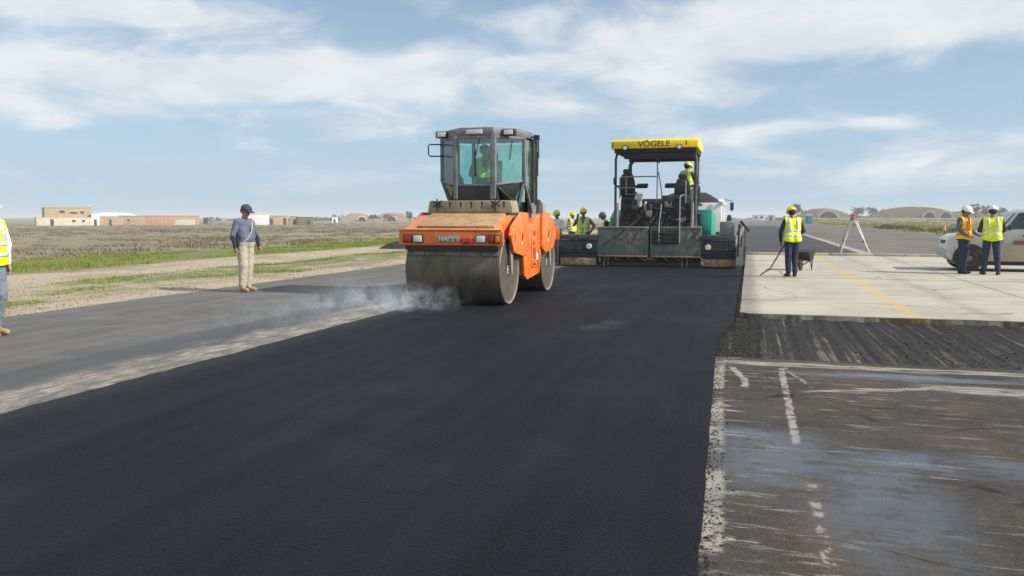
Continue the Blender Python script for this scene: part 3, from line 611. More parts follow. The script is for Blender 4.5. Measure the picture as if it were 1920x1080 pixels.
# front lamps, plate, hook
def lamp(par, x0, x1, z0, z1, mat, y=-2.086, name='lamp'):
    b = MB(); b.box(x0 - .015, x1 + .015, y - .018, y + .004, z0 - .015, z1 + .015); h = b.build(name + '_housing', BLACK, par, .006)
    b = MB(); b.box(x0, x1, y - .036, y - .017, z0, z1); b.build('lens', mat, h, .008); return h
lamp(ro, -.835, -.70, 1.09, 1.20, LAMPR, name='tail_lamp'); lamp(ro, -.655, -.505, 1.09, 1.20, LAMPW, name='head_lamp')
lamp(ro, .47, .62, 1.09, 1.20, LAMPW, name='head_lamp'); lamp(ro, .68, .775, 1.09, 1.20, LAMPR, name='tail_lamp'); lamp(ro, .80, .875, 1.09, 1.20, LAMPA, name='turn_lamp')
b = MB(); b.box(-.235, .17, -2.10, -2.082, 1.09, 1.20); npl = b.build('name_plate', pm('plate_grey', (.25, .24, .21), .5, dust=.3), ro, .006)
lettering('HAMM', .105, pm('plate_letter', (.62, .6, .54), .5), npl, (-.03, -2.103, 1.145), (R(90), 0, 0), xs=1.15)
b = MB(); b.box(.19, .42, -2.10, -2.082, 1.06, 1.16); b.box(.22, .26, -2.14, -2.10, 1.06, 1.15); b.box(.35, .39, -2.14, -2.10, 1.06, 1.15); b.tube([(.20, -2.125, 1.10), (.41, -2.125, 1.10)], .014); b.build('tow_hook', RED, ro, .004)
# side guards and the middle frame
GF = [(-1.02, 1.60), (-.53, 1.585), (-.50, .93), (-.78, .80), (-1.50, .90), (-1.72, 1.20), (-1.60, 1.36)]
DECAL = pm('decal_black', (.03, .02, .02), .5); DECALW = pm('decal_white', (.75, .74, .7), .5); DECALR = pm('decal_red', (.55, .04, .02), .5)
for sg in (-1, 1):
    for sx in (-1, 1):
        poly = [(y if sg < 0 else -y, z) for y, z in GF]
        b = MB(); b.prism(poly, 'x', sx * .905, sx * .955); g = b.build('side_guard', ORANGE, ro, .012)
        for (by, bz) in poly:
            b = MB(); b.sph((sx * .956, by * .93 + (-.07 if sg < 0 else .07), bz * .93 + .085), .014, 8, 4); b.build('bolt', DKSTEEL, g)
        cy = -1.0 * -sg if sg > 0 else -1.0
        xx = sx * .957; ex = sx * .960
        b = MB(); b.prism([(cy - .03, 1.09), (cy + .02, 1.10), (cy + .07, 1.20), (cy + .03, 1.26), (cy - .01, 1.18)], 'x', min(xx, ex), max(xx, ex)); b.build('decal', DECAL, g)
        b = MB(); b.prism([(cy - .06, 1.03), (cy + .01, 1.04), (cy - .03, 1.10)], 'x', min(xx, ex), max(xx, ex)); b.build('decal', DECALW, g)
        b = MB(); b.lathe([(0, sx * .958), (.05, sx * .958), (.05, sx * .9615), (0, sx * .9615)], (0, cy - .42 * (1 if sg < 0 else -1), 1.20), 'x', 16); b.build('decal', pm('decal_dull', (.5, .22, .1), .6), g)
for sx in (-1, 1):
    b = MB(); b.prism([(-.86, 1.5), (-.30, 1.43), (.02, 1.36), (.30, 1.50), (.63, 1.58), (.66, .95), (.50, .43), (-.42, .36), (-.62, .44), (-.70, .78)], 'x', sx * .74, sx * .90); mfp = b.build('middle_frame', ORANGE, ro, .014)
    a0, a1 = sorted((sx * .902, sx * .906))
    b = MB(); b.box(a0, a1, -.14, -.125, .56, 1.30); b.box(a0, a1, .34, .355, .56, 1.30); b.box(a0, a1, -.125, .34, .555, .57); b.build('hatch_outline', pm('orange_seam', (.3, .06, .01), .6), mfp)
    for k, (z0, z1, m_) in enumerate([(1.16, 1.25, DECALR), (.98, 1.05, DECALR), (.72, .94, DECALR), (.60, .64, DECAL)]):
        b = MB(); b.box(a0, a1 + .001, .0, .17 - .03 * (k % 2), z0, z1); b.build('decal', m_, mfp)
    b = MB(); b.lathe([(0, sx * .902), (.075, sx * .902), (.075, sx * .909), (0, sx * .909)], (0, .26, .76), 'x', 20); b.build('round_sticker', DECALW, mfp)
b = MB(); b.box(-.66, .66, -.84, .84, .62, 1.42); b.box(-.5, .5, -1.0, 1.0, 1.25, 1.5); b.build('chassis', DKGREY, ro, .02)
# dusty hood in front of the cab, ribs between its louvres
for sg in (-1, 1):
    b = MB(); b.prism([(-.735, 1.5805), (.86, 1.5805), (.82, 1.80), (-.69, 1.80)], 'y', min(sg * 1.275, sg * .83), max(sg * 1.275, sg * .83)); hd = b.build('hood', BEIGE_D, ro, .022)
    for k in range(7):
        x = -.50 + k * .20
        b = MB(); yy = sg * 1.277; b.prism([(x - .022, 1.775), (x + .022, 1.775), (x + .006, 1.66), (x - .006, 1.66)], 'y', min(yy, yy + sg * .003), max(yy, yy + sg * .003)); b.build('louvre', pm('louvre_dark', (.05, .042, .032), .8), hd)
    for x in (-.53, .55):
        b = MB(); yy = sg * 1.30
        b.bar((x - .085, yy, 1.79), (x + .085, yy, 1.70), .022); b.bar((x - .07, yy + .005, 1.69), (x + .09, yy + .005, 1.80), .02); b.bar((x, yy - .008, 1.60), (x, yy - .008, 1.84), .018); b.build('latch', BLACK, hd)
for sx in (-1, 1):
    for k in range(3):
        b = MB(); b.tube([(sx * .845, -1.15 + .06 * k, 1.0), (sx * .86, -1.0 + .05 * k, .92 - .03 * k), (sx * .86, -.8, .9 - .04 * k), (sx * .83, -.6, .98)], .014, 6); b.build('hose', RUBBER, ro)
# ---- cab
CB = -.80
oct_ = [(-.36, CB), (.36, CB), (.80, -.32), (.80, .55), (.55, .80), (-.55, .80), (-.80, .55), (-.80, -.32)]
cab = bpy.data.objects.new('cab', None); C.objects.link(cab); cab.parent = ro
def cabpart(bm, name, mat, bev=0.0, par=None): return bm.build(name, mat, par or ro, bev)
b = MB(); b.box(-.62, .62, -.74, .82, 1.44, 1.80); b.prism([(-.47, 1.8), (.47, 1.8), (.40, 2.10), (-.40, 2.10)], 'y', CB - .005, CB + .05); bpy.data.objects.remove(cab)
cab = b.build('cab_base', BLACK, ro, .015)
b = MB(); b.prism([(x * 1.03, y * 1.04) for x, y in oct_], 'z', 2.975, 3.10); b.prism([(x * .9, y * .9) for x, y in oct_], 'z', 3.1, 3.135); roof = b.build('cab_roof', CABGREY, ro, .02)
b = MB(); b.obox((.02, CB - .062, 3.04), (.30, .03, .075)); b.build('roof_plate', DECALW, roof, .006)
for x in (-.70, .62):
    yy = -.50 if x < 0 else -.60
    b = MB(); b.obox((x, yy - .06, 3.03), (.24, .13, .12)); wl = b.build('work_lamp', BLACK, roof, .015)
    b = MB(); b.obox((x, yy - .13, 3.03), (.17, .02, .085)); b.build('lens', LAMPW, wl, .008)
for x in (-.7, .66):
    b = MB(); b.obox((x, .78, 3.05), (.2, .1, .1)); b.build('work_lamp', BLACK, roof, .012)
ZB = {0: 2.08, 1: 2.08, 2: 2.17, 7: 2.17, 3: 1.75, 6: 1.75, 4: 1.75, 5: 1.75}
for i, (x, y) in enumerate(oct_):
    b = MB(); wd = {0: .075, 1: .10}.get(i, .065)
    b.bar((x, y, ZB[i] - (.25 if i in (0, 1) else 0)), (x, y, 2.985), wd, wd, up=(0, 1, 0)); b.build('pillar', CABGREY if i in (0, 1, 2, 7) else BLACK, ro, .01)
for sx in (-1, 1):   # lower slanted posts and braces
    b = MB(); b.bar((sx * .80, -.32, 2.20), (sx * .60, -.12, 1.60), .06); b.build('pillar', CABGREY, ro, .01)
    b = MB(); b.bar((sx * .40, CB + .01, 2.09), (sx * .66, -.16, 1.70), .035); b.build('brace', BLACK, ro, .005)
    b = MB(); b.bar((sx * .80, -.32, 2.17), (sx * .80, .28, 1.60), .045); b.build('brace', CABGREY, ro, .006)
    b = MB(); b.prism([(.30, 1.45), (.72, 1.45), (.62, 2.25), (.42, 2.35), (.30, 2.0)], 'x', min(sx * .70, sx * .79), max(sx * .70, sx * .79)); b.build('cab_panel', pm('grey_green_panel', (.17, .19, .19), .55, dust=.6, grime=.2), ro, .015)
    b = MB(); b.bar((sx * .80, .22, 1.78), (sx * .80, .22, 2.98), .11, .06, up=(0, 1, 0)); b.build('pillar', BLACK, ro, .01)
    b = MB(); b.prism([(.60, 1.42), (.95, 1.42), (.90, 1.78), (.66, 1.86)], 'x', min(sx * .60, sx * .86), max(sx * .60, sx * .86)); b.build('filter_box', DKGREY, ro, .02)
for i in (0, 1, 7):     # frames round the glazed front
    p, q = oct_[i], oct_[(i + 1) % 8]
    b = MB(); b.bar((p[0], p[1], 2.95), (q[0], q[1], 2.95), .05); b.build('window_frame', CABGREY, ro, .006)
    b = MB(); b.bar((p[0], p[1], ZB[i] + .01), (q[0], q[1], ZB[(i + 1) % 8] + .01), .035); b.build('window_frame', CABGREY, ro, .006)
def pane(p, q, zb0, zb1, zt, name='pane', mat=GLASS):
    b = MB(); b.panel([(p[0], p[1], zb0), (q[0], q[1], zb1), (q[0], q[1], zt), (p[0], p[1], zt)], .006); return b.build(name, mat, ro, smooth=False)
def lerp2(p, q, a): return (p[0] + (q[0] - p[0]) * a, p[1] + (q[1] - p[1]) * a)
for i in range(8):
    p, q = oct_[i], oct_[(i + 1) % 8]
    pane(lerp2(p, q, .05), lerp2(p, q, .95), ZB[i] + .02, ZB[(i + 1) % 8] + .02, 2.94)
for sx in (-1, 1):
    b = MB(); b.panel([(sx * .40, CB + .04, 2.06), (sx * .78, -.32, 2.15), (sx * .61, -.14, 1.66), (sx * .56, -.26, 1.74)], .006); b.build('pane', GLASS, ro, smooth=False)
    b = MB(); b.panel([(sx * .795, -.28, 2.17), (sx * .795, .2, 2.17), (sx * .795, .2, 1.68)], .006); b.build('pane', GLASS, ro, smooth=False)
b = MB(); b.bar((.10, CB - .03, 2.93), (.02, CB - .03, 2.55), .012); b.bar((.02, CB - .03, 2.72), (.02, CB - .03, 2.25), .02); b.build('wiper', BLACK, ro)
b = MB(); b.bar((.64, -.535, 2.90), (.60, -.575, 2.55), .012); b.build('wiper', BLACK, ro)
b = MB(); b.tube([(-.79, -.36, 2.86), (-.83, -.42, 2.87), (-.99, -.46, 2.87), (-1.02, -.47, 2.84), (-1.02, -.47, 2.68), (-.99, -.46, 2.65), (-.83, -.42, 2.65), (-.79, -.36, 2.66)], .013); b.build('mirror_bracket', BLACK, ro)
b = MB(); b.tube([(.78, .1, 3.0), (.90, .12, 3.02), (.96, .12, 2.98), (.97, .12, 2.62)], .014); b.obox((.93, .12, 3.0), (.10, .08, .09)); b.build('mirror_bracket', BLACK, ro)
b = MB(); b.tube([(.84, .30, 2.75), (.90, .33, 2.75), (.90, .33, 2.30), (.84, .30, 2.28)], .012); b.build('grab_rail', BLACK, ro)
# inside
b = MB(); b.obox((-.10, .25, 1.98), (.48, .46, .12)); b.obox((-.10, .48, 2.30), (.46, .13, .62), (-.12, 0, 0)); b.obox((-.10, .53, 2.68), (.28, .09, .18)); b.box(-.22, .02, .1, .4, 1.8, 1.93); b.build('operator_seat', pm('seat_vinyl', (.05, .05, .055), .6), ro, .03)
b = MB(); b.bar((.02, -.42, 1.8), (.02, -.24, 2.20), .09); b.lathe([(.15, 0), (.165, .012), (.18, 0), (.165, -.012)], (.02, -.22, 2.23), 'z', 20, closed=True); b.bar((-.16, -.22, 2.23), (.2, -.22, 2.23), .025); b.build('steering_wheel', BLACK, ro)
b = MB(); b.box(.24, .46, -.2, .35, 1.8, 2.16); b.build('console', BLACK, ro, .03)
b = MB(); b.tube([(.1, .84, 1.8), (.1, .86, 2.0), (.14, .9, 2.05)], .03); b.build('exhaust', DKSTEEL, ro)
# ================================================================== asphalt paver
pv = thing('asphalt_paver', 'asphalt paver with yellow canopy, dark screed and teal body seen from behind', 'paver', (-2.83, 25.3, 0))
SX = 2.83
def X(t): return t + SX
# screed: two hinged rear plates, body, extensions
for x0, x1 in ((-4.52, -2.955), (-2.905, -1.385)):
    b = MB(); b.prism([(0.0, .36), (.05, .36), (.20, 1.17), (.0, 1.19)], 'x', X(x0), X(x1)); wp = b.build('walkway_plate', SCREED, pv, .01)
    b = MB(); b.box(X(x0) + .02, X(x1) - .02, -.03, .42, 1.192, 1.222); b.build('deck_board', DECK, wp, .004)
    b = MB(); b.bar((X(x0) + .12, -.012, .62), (X(x0) + .85, -.012, 1.12), .03, .012, up=(0, 1, 0)); b.build('dent_bar', DKGREY, wp)
b = MB(); b.box(X(-2.85), X(-2.05), -.035, -.004, .70, 1.12); st = b.build('step_frame', BLACK, pv, .01)
for k in range(3):
    b = MB(); b.box(X(-2.76), X(-2.12), -.07, -.036, .76 + k * .12, .80 + k * .12); b.build('step', DKSTEEL, st, .004)
b = MB(); b.bar((X(-1.78), -.012, .78), (X(-1.50), -.012, 1.1), .03, .012, up=(0, 1, 0)); b.build('dent_bar', DKGREY, pv)
b = MB(); b.box(X(-4.5), X(-1.4), .22, 1.1, .30, 1.0); b.build('screed_body', BLACK, pv, .02)
for x0, x1 in ((-5.74, -4.54), (-1.37, -.40)):
    b = MB(); b.box(X(x0), X(x1), .05, .62, .42, .80); e = b.build('screed_extension', DKGREY, pv, .015)
    b = MB(); b.box(X(x0), X(x1), -.04, .60, .82, .97); b.build('walkway', DKGREY, e, .012)
    b = MB(); b.prism([(.02, 0.03), (.02, .24), (.10, .26), (.62, .26), (.62, .03)], 'x', X(x0) + .04, X(x1) - .03); b.build('screed_shoe', WOOD, e, .012)
    b = MB(); b.box(X(x0), X(x1), .08, .6, .262, .418); b.build('heater_box', BLACK, e)
    for k in range(3):
        xx = X(x0) + .2 + k * .3
        b = MB(); b.tube([(xx, -.0, .55), (xx + .2, -.02, .52), (xx + .28, .04, .7)], .022); b.build('hose', RUBBER, e)
    b = MB(); b.box(X(x0) - .03 if x0 < -3 else X(x1), X(x0) if x0 < -3 else X(x1) + .03, -.25, .95, .0, .62); b.build('end_gate', DKSTEEL, e, .006)
for t in (-4.78, -1.19):
    b = MB(); b.lathe([(0, -.055), (.075, -.055), (.085, -.03), (.085, .05)], (X(t), 0, .615), 'y', 18); b.build('round_lamp', LAMPW, pv)
b = MB(); b.box(X(-4.5), X(-1.42), .15, .8, .02, .14); b.box(X(-4.5), X(-1.42), .5, .85, .14, .3); b.build('screed_plate', DKSTEEL, pv)
for t in (-4.32, -4.20, -1.95, -1.8):
    b = MB(); b.tube([(X(t), .12, .02), (X(t), .12, .38)], .022); b.build('support_foot', STEEL, pv)
b = MB(); b.sph((X(-2.93), .18, .24), (.15, .1, .1)); b.tube([(X(-3.1), .18, .2), (X(-2.7), .18, .27)], .04); b.build('crown_adjuster', STEEL, pv)
for k in range(9):
    x_ = -4.35 + k * .36 + random.uniform(-.06, .06)
    b = MB(); b.tube([(X(x_), .1, .33), (X(x_) + .08, -.03, .24), (X(x_) + .2, .02, .18), (X(x_) + .27, .14, .26)], .016, 6); b.build('hose', RUBBER, pv)
b = MB(); b.box(X(-4.5), X(-2.98), -.012, .03, .30, .352); b.build('lower_skirt', WOOD, pv, .004)
b = MB(); b.box(X(-2.88), X(-1.42), -.012, .03, .30, .352); b.build('lower_skirt', WOOD, pv, .004)
for x_ in (-4.0, -3.45, -1.65):
    b = MB(); b.tube([(X(x_), -.01, 1.23), (X(x_) + .03, -.05, 1.05), (X(x_) + .1, -.05, .86), (X(x_) + .22, -.04, .8), (X(x_) + .3, -.05, 1.0), (X(x_) + .31, -.01, 1.23)], .012, 6); b.build('cable', RUBBER, pv)
# auger in front of the screed
b = MB(); b.tube([(X(-5.2), 1.35, .35), (X(-.8), 1.35, .35)], .05)
for k in range(34):
    a = k * .9; x = X(-5.1) + k * .125; b.obox((x, 1.35 + .1 * math.cos(a), .35 + .1 * math.sin(a)), (.02, .2, .2), (a, .35, 0))
b.build('auger', DKSTEEL, pv)
# tractor: teal side panels, tracks, hopper
for sx, x0, x1 in ((-1, -4.26, -4.05), (1, -1.50, -1.13)):
    b = MB(); b.prism([(.75, .97), (3.6, .97), (3.6, 1.62), (1.5, 1.74), (.75, 1.74 if sx > 0 else 1.5)], 'x', X(x0), X(x1)); tp = b.build('side_panel', TEAL, pv, .03)
    b = MB(); b.box(X(x0) + .05, X(x1) - .05, .735, .752, 1.05, 1.6 if sx > 0 else 1.4); b.build('panel_door', pm('teal_paint_light', (.01, .34, .27), .5, dust=.3), tp, .01)
for x in (-1.05, 1.05):
    b = MB()
    pr = [(1.5, .12), (1.75, .02), (4.2, .02), (4.5, .16), (4.55, .45), (4.35, .74), (1.75, .74), (1.45, .45)]
    b.prism(pr, 'x', x - .16, x + .16); tr = b.build('crawler_track', RUBBER, pv, .03)
    for k in range(14):
        b = MB(); b.box(x - .17, x + .17, 1.8 + k * .18, 1.9 + k * .18, .0, .022); b.build('track_pad', DKSTEEL, tr)
    for yy in (1.8, 4.2):
        b = MB(); b.lathe([(0, -.175), (.26, -.175), (.28, 0), (.26, .175), (0, .175)], (x, yy, .4), 'x', 18); b.build('sprocket', DKSTEEL, tr)
b = MB(); b.box(-1.25, 1.25, .95, 4.4, .5, 1.2); b.box(-1.22, 1.22, 2.1, 3.7, 1.2, 1.72); b.build('tractor_body', DKGREY, pv, .03)
b = MB(); b.prism([(3.9, .5), (6.2, .45), (6.2, 1.2), (3.9, 1.55)], 'x', -1.62, -1.5); b.prism([(3.9, .5), (6.2, .45), (6.2, 1.2), (3.9, 1.55)], 'x', 1.5, 1.62); b.box(-1.5, 1.5, 3.9, 6.1, .42, .55); b.build('hopper', TEAL, pv, .02)
b = MB(); b.lathe([(0, 1.5), (.35, 1.45), (.9, 1.05), (1.25, .56)], (0, 5.0, 0), 'z', 18); b.build('hopper_load', ASPH_HEAP, pv)
# rear of the operator platform: dense machinery
random.seed(21); MUD = pm('rust_brown', (.12, .075, .045), .8, var=.3)
b = MB(); b.box(X(-4.05), X(-1.55), .55, 2.2, 1.22, 1.42); b.build('platform', DKGREY, pv, .02)
b = MB(); b.prism([(.45, 1.42), (.95, 1.42), (.95, 2.08), (.62, 2.08)], 'x', X(-3.9), X(-1.72)); b.build('engine_cover', BLACK, pv, .03)
b = MB(); b.box(X(-2.62), X(-1.7), .50, .60, 1.5, 2.18); b.build('console_back', DKGREY, pv, .02)
for k in range(46):
    x = random.uniform(X(-3.95), X(-1.75)); z = random.uniform(1.25, 1.9); L = random.uniform(.25, .75)
    b = MB(); pts = [(x, .40, z)]
    for j in range(4): pts.append((pts[-1][0] + L / 4 * random.uniform(.2, 1.3), .40 + random.uniform(-.08, .06), pts[-1][2] + random.uniform(-.14, .16)))
    b.tube(pts, random.choice((.012, .016, .022)), 6); b.build('hose', random.choice((RUBBER, RUBBER, DKSTEEL, RUBBER, DKSTEEL, STEEL)), pv)
for k in range(52):
    x = random.uniform(X(-3.9), X(-1.75)); z = random.uniform(1.28, 2.05); w_, h_ = random.uniform(.06, .22), random.uniform(.05, .2)
    b = MB(); b.box(x, x + w_, .38 + random.uniform(-.06, .05), .5, z, z + h_); b.build('valve_block', random.choice((DKGREY, BLACK, DKSTEEL, BLACK, DKGREY, DKSTEEL, BLACK, DKSTEEL, MUD, STEEL)), pv, .008)
for x, z, r, m_ in ((-3.28, 1.95, .085, LGREY), (-3.12, 1.85, .06, STEEL), (-2.95, 1.8, .07, DKSTEEL)):
    b = MB(); b.lathe([(0, -.12), (r, -.12), (r, .1), (r * .6, .14), (0, .14)], (X(x), .42, z), 'z', 14); b.build('canister', m_, pv)
b = MB(); b.obox((X(-3.30), .36, 2.14), (.20, .12, .20), (.2, .1, 0)); b.build('white_box', pm('off_white_plastic', (.62, .6, .52), .5, dust=.2), pv, .02)
# lifting rams slanting behind the platform
for x in (-3.6, -2.1):
    b = MB(); b.tube([(X(x), .25, 1.2), (X(x) + .5, .45, 1.62)], .04); b.tube([(X(x) + .2, .33, 1.37), (X(x) + .62, .48, 1.72)], .022); b.build('lifting_ram', DKSTEEL, pv)
for x in (-3.95, -1.68):
    b = MB(); b.tube([(X(x), .22, 1.22), (X(x), .24, 1.95)], .05, 12); b.build('ram', STEEL, pv)
# seats, consoles and rails
for t in (-3.72, -2.02):
    dn = 0 if t < -3 else -.17
    b = MB(); b.obox((X(t), .95, 2.25), (.5, .5, .14)); b.prism([(X(t) - .25, 2.28), (X(t) + .25, 2.28), (X(t) + .24, 2.6 + dn), (X(t) + .16, 2.86 + dn), (X(t) - .16, 2.86 + dn), (X(t) - .24, 2.6 + dn)], 'y', .66, .80); b.prism([(X(t) - .12, 2.862 + dn), (X(t) + .12, 2.862 + dn), (X(t) + .14, 2.96 + dn), (X(t) + .10, 3.01 + dn), (X(t) - .10, 3.01 + dn), (X(t) - .14, 2.96 + dn)], 'y', .67, .77); b.box(X(t) - .2, X(t) + .2, .8, 1.15, 1.75, 2.2); seat = b.build('operator_seat', pm('seat_black', (.022, .022, .024), .6, dust=.2), pv, .035)
    for s2 in (-1, 1):
        b = MB(); b.obox((X(t) + s2 * .29, .90, 2.48), (.08, .42, .06)); b.build('armrest', BLACK, seat, .015)
    b = MB(); b.obox((X(t) + (.42 if t < -3 else -.40), 1.15, 2.50), (.34, .3, .10), (.25, 0, 0)); b.build('control_panel', BLACK, pv, .02)
RAIL = pm('rail_grey', (.30, .31, .31), .45, .3, dust=.2)
rails = [[(X(-3.92), .52, 2.1), (X(-3.92), .52, 2.72), (X(-3.88), .52, 2.76), (X(-2.80), .52, 2.76)], [(X(-3.98), .50, 2.42), (X(-3.4), .50, 2.42)], [(X(-3.72), .49, 2.76), (X(-3.72), .49, 2.22), (X(-3.35), .49, 2.22)],
         [(X(-2.77), .5, 1.3), (X(-2.77), .5, 3.3)], [(X(-2.62), .46, 1.22), (X(-2.62), .46, 2.25), (X(-2.68), .46, 2.6), (X(-2.74), .5, 2.9)],
         [(X(-2.03), -.05, .74), (X(-2.03), -.05, 2.10), (X(-2.0), -.02, 2.16), (X(-1.96), .2, 2.18), (X(-1.92), .45, 2.18)], [(X(-2.64), -.05, .74), (X(-2.64), -.05, 1.25), (X(-2.60), .2, 1.9)], [(X(-1.90), .42, 1.9), (X(-1.90), .42, 2.62)], [(X(-1.72), .46, 1.5), (X(-1.72), .46, 2.35), (X(-1.62), .46, 2.5)]]
for pts in rails:
    b = MB(); b.tube(pts, .02, 8); b.build('hand_rail', RAIL, pv)
# canopy on its posts
b = MB(); b.prism([(-.02, 3.58), (-.02, 3.80), (.06, 3.86), (2.45, 3.86), (2.52, 3.80), (2.52, 3.58)], 'x', X(-4.12), X(-1.53)); can = b.build('canopy', YELLOW, pv, .03)
lettering('VÖGELE', .235, pm('canopy_letter', (.10, .05, .012), .6), can, (X(-2.83), -.024, 3.70), (R(90), 0, 0), xs=1.12)
b = MB(); b.box(X(-1.90), X(-1.86), -.025, -.021, 3.66, 3.78); b.box(X(-4.09), X(-4.05), -.025, -.021, 3.63, 3.76); b.build('canopy_mark', pm('canopy_letter', (.10, .05, .012)), can)
for t in (-3.68, -2.07):
    b = MB(); b.lathe([(0, -.02), (.085, -.02), (.085, .06), (.05, .10), (0, .10)], (X(t), -.09, 3.60), 'y', 14); sl = b.build('work_lamp', BLACK, can)
    b = MB(); b.lathe([(0, -.028), (.06, -.028), (.06, -.019)], (X(t), -.09, 3.60), 'y', 14); b.build('lens', LAMPW, sl)
b = MB(); b.box(X(-4.03), X(-1.58), .06, 2.4, 3.46, 3.577); b.prism([(X(-3.86), 3.459), (X(-1.60), 3.459), (X(-1.60), 3.28), (X(-3.72), 3.28)], 'y', .12, .26); b.box(X(-3.86), X(-1.6), 2.0, 2.1, 3.3, 3.459); b.build('canopy_frame', pm('canopy_under', (.02, .017, .024), .6), can, .012)
b = MB(); b.obox((X(-2.70), .12, 3.22), (.1, .1, .14)); b.build('camera_box', BLACK, can, .01)
def post(pts, r, m_=DKGREY): 
    b_ = MB(); b_.tube(pts, r, 10); b_.build('canopy_post', m_, pv)
post([(X(-4.02), .3, 1.22), (X(-4.02), .3, 3.30), (X(-3.98), .3, 3.45)], .038)
post([(X(-3.80), 2.05, 1.3), (X(-3.82), 2.05, 3.2), (X(-3.72), 2.05, 3.36)], .06)
post([(X(-1.60), .3, 1.22), (X(-1.60), .3, 3.26), (X(-1.66), .3, 3.44)], .055)
post([(X(-1.66), 2.05, 1.3), (X(-1.66), 2.05, 3.46)], .055)
for t in (-4.04, -1.58):
    b = MB(); b.obox((X(t), .3, 2.62), (.09, .09, .22)); b.build('post_clamp', BLACK, pv, .01)
# right hand end: control box, grade sensor on its arm
b = MB(); b.box(X(-.86), X(-.44), .02, .45, .975, 1.38); eb = b.build('screed_control_box', pm('box_grey', (.17, .18, .19), .55, dust=.4), pv, .02)
b = MB(); b.obox((X(-.60), .2, 1.46), (.14, .12, .13)); b.lathe([(0, 0), (.06, 0), (.06, .05), (0, .07)], (X(-.6), .2, 1.52), 'z', 12); b.build('control_head', DKGREY, eb, .01)
b = MB(); b.tube([(X(-.33), .0, .35), (X(-.30), .0, 1.32)], .03); b.tube([(X(-.37), .02, 1.0), (X(-.22), .0, 1.32), (X(-.02), -.02, 1.08)], .022); b.bar((X(-.27), 0, 1.40), (X(-.02), -.02, 1.10), .10, .07); b.tube([(X(-.14), -.02, 1.2), (X(-.13), -.04, .6)], .016); b.build('sensor_arm', DKGREY, pv)
b = MB(); b.tube([(X(-.13), -.04, .60), (X(-.13), -.04, .26)], .035); b.tube([(X(-.13), -.04, .26), (X(-.13), -.04, .15)], .018); b.obox((X(-.13), -.04, .6), (.08, .08, .1)); b.build('grade_sensor', pm('sensor_brown', (.09, .07, .05), .6), pv)
b = MB(); b.tube([(X(-.42), .1, .62), (X(-.24), .05, .66), (X(-.22), .02, .98)], .018); b.build('hose', RUBBER, pv)

# ================================================================== tipper truck feeding the paver
tk = thing('tipper_truck', 'white tipper truck heaped with black asphalt in front of the paver', 'truck', (-2.30, 32.2, 0))
b = MB(); b.prism([(-1.25, .95), (1.25, .95), (1.25, 2.06), (-1.25, 2.06)], 'y', .0, 4.6); bed = b.build('tipper_bed', WHITE, tk, .03)
b = MB(); b.box(1.2, 1.32, -.05, 4.65, 2.0, 2.1); b.box(-1.32, -1.2, -.05, 4.65, 2.0, 2.1); b.build('bed_rim', pm('white_rim', (.66, .65, .62), .5, dust=.3), bed, .01)
for k in range(6):
    b = MB(); b.box(1.25, 1.30, .2 + k * .82, .3 + k * .82, 1.0, 2.0); b.build('bed_rib', WHITE, bed)
for k in range(3):
    b = MB(); b.box(-1.0 + k * .93, -.9 + k * .93, -.035, 0, 1.0, 2.0); b.build('bed_rib', WHITE, bed)
b = MB(); vs = []; fs = []
for j in range(13):
    for i in range(13):
        u, v = i / 12, j / 12; h = max(0, min(1, 2.6 * min(u, 1 - u, v, 1 - v) * 1.6)) ** .7
        vs.append((-1.18 + 2.36 * u, .08 + 4.4 * v, 2.02 + .46 * h + .06 * mnoise.noise((u * 9, v * 12, 0))))
b._add(vs, [(j * 13 + i, j * 13 + i + 1, j * 13 + i + 14, j * 13 + i + 13) for j in range(12) for i in range(12)]); b.build('asphalt_load', ASPH_HEAP, tk)
b = MB(); b.box(-1.2, 1.2, 4.9, 6.5, .9, 2.05); b.prism([(4.95, 2.05), (6.35, 2.05), (6.1, 2.3), (5.1, 2.3)], 'x', -1.15, 1.15); cb = b.build('truck_cab', WHITE, tk, .05)
for sx in (-1, 1):
    b = MB(); b.tube([(sx * 1.2, 6.2, 2.3), (sx * 1.5, 6.25, 2.25), (sx * 1.5, 6.25, 1.75)], .02); b.obox((sx * 1.5, 6.22, 2.0), (.16, .06, .34)); b.build('wing_mirror', BLACK, cb, .01)
    for yy in (.9, 2.2, 5.5):
        b = MB(); b.lathe([(.0, -.14), (.3, -.14), (.46, -.12), (.5, -.06), (.5, .06), (.46, .12), (.3, .14), (0, .14)], (sx * 1.05, yy, .5), 'x', 22); wh = b.build('wheel', RUBBER, tk)
        b = MB(); b.lathe([(.0, sx * .16), (.12, sx * .16), (.28, sx * .125), (.28, sx * .1), (0, sx * .1)], (sx * 1.05, yy, .5), 'x', 16); b.build('rim', LGREY, wh)
b = MB(); b.box(-.45, .45, .2, 6.4, .55, .93); b.box(-1.1, 1.1, -.02, .08, .55, .7); b.build('truck_chassis', DKGREY, tk, .01)
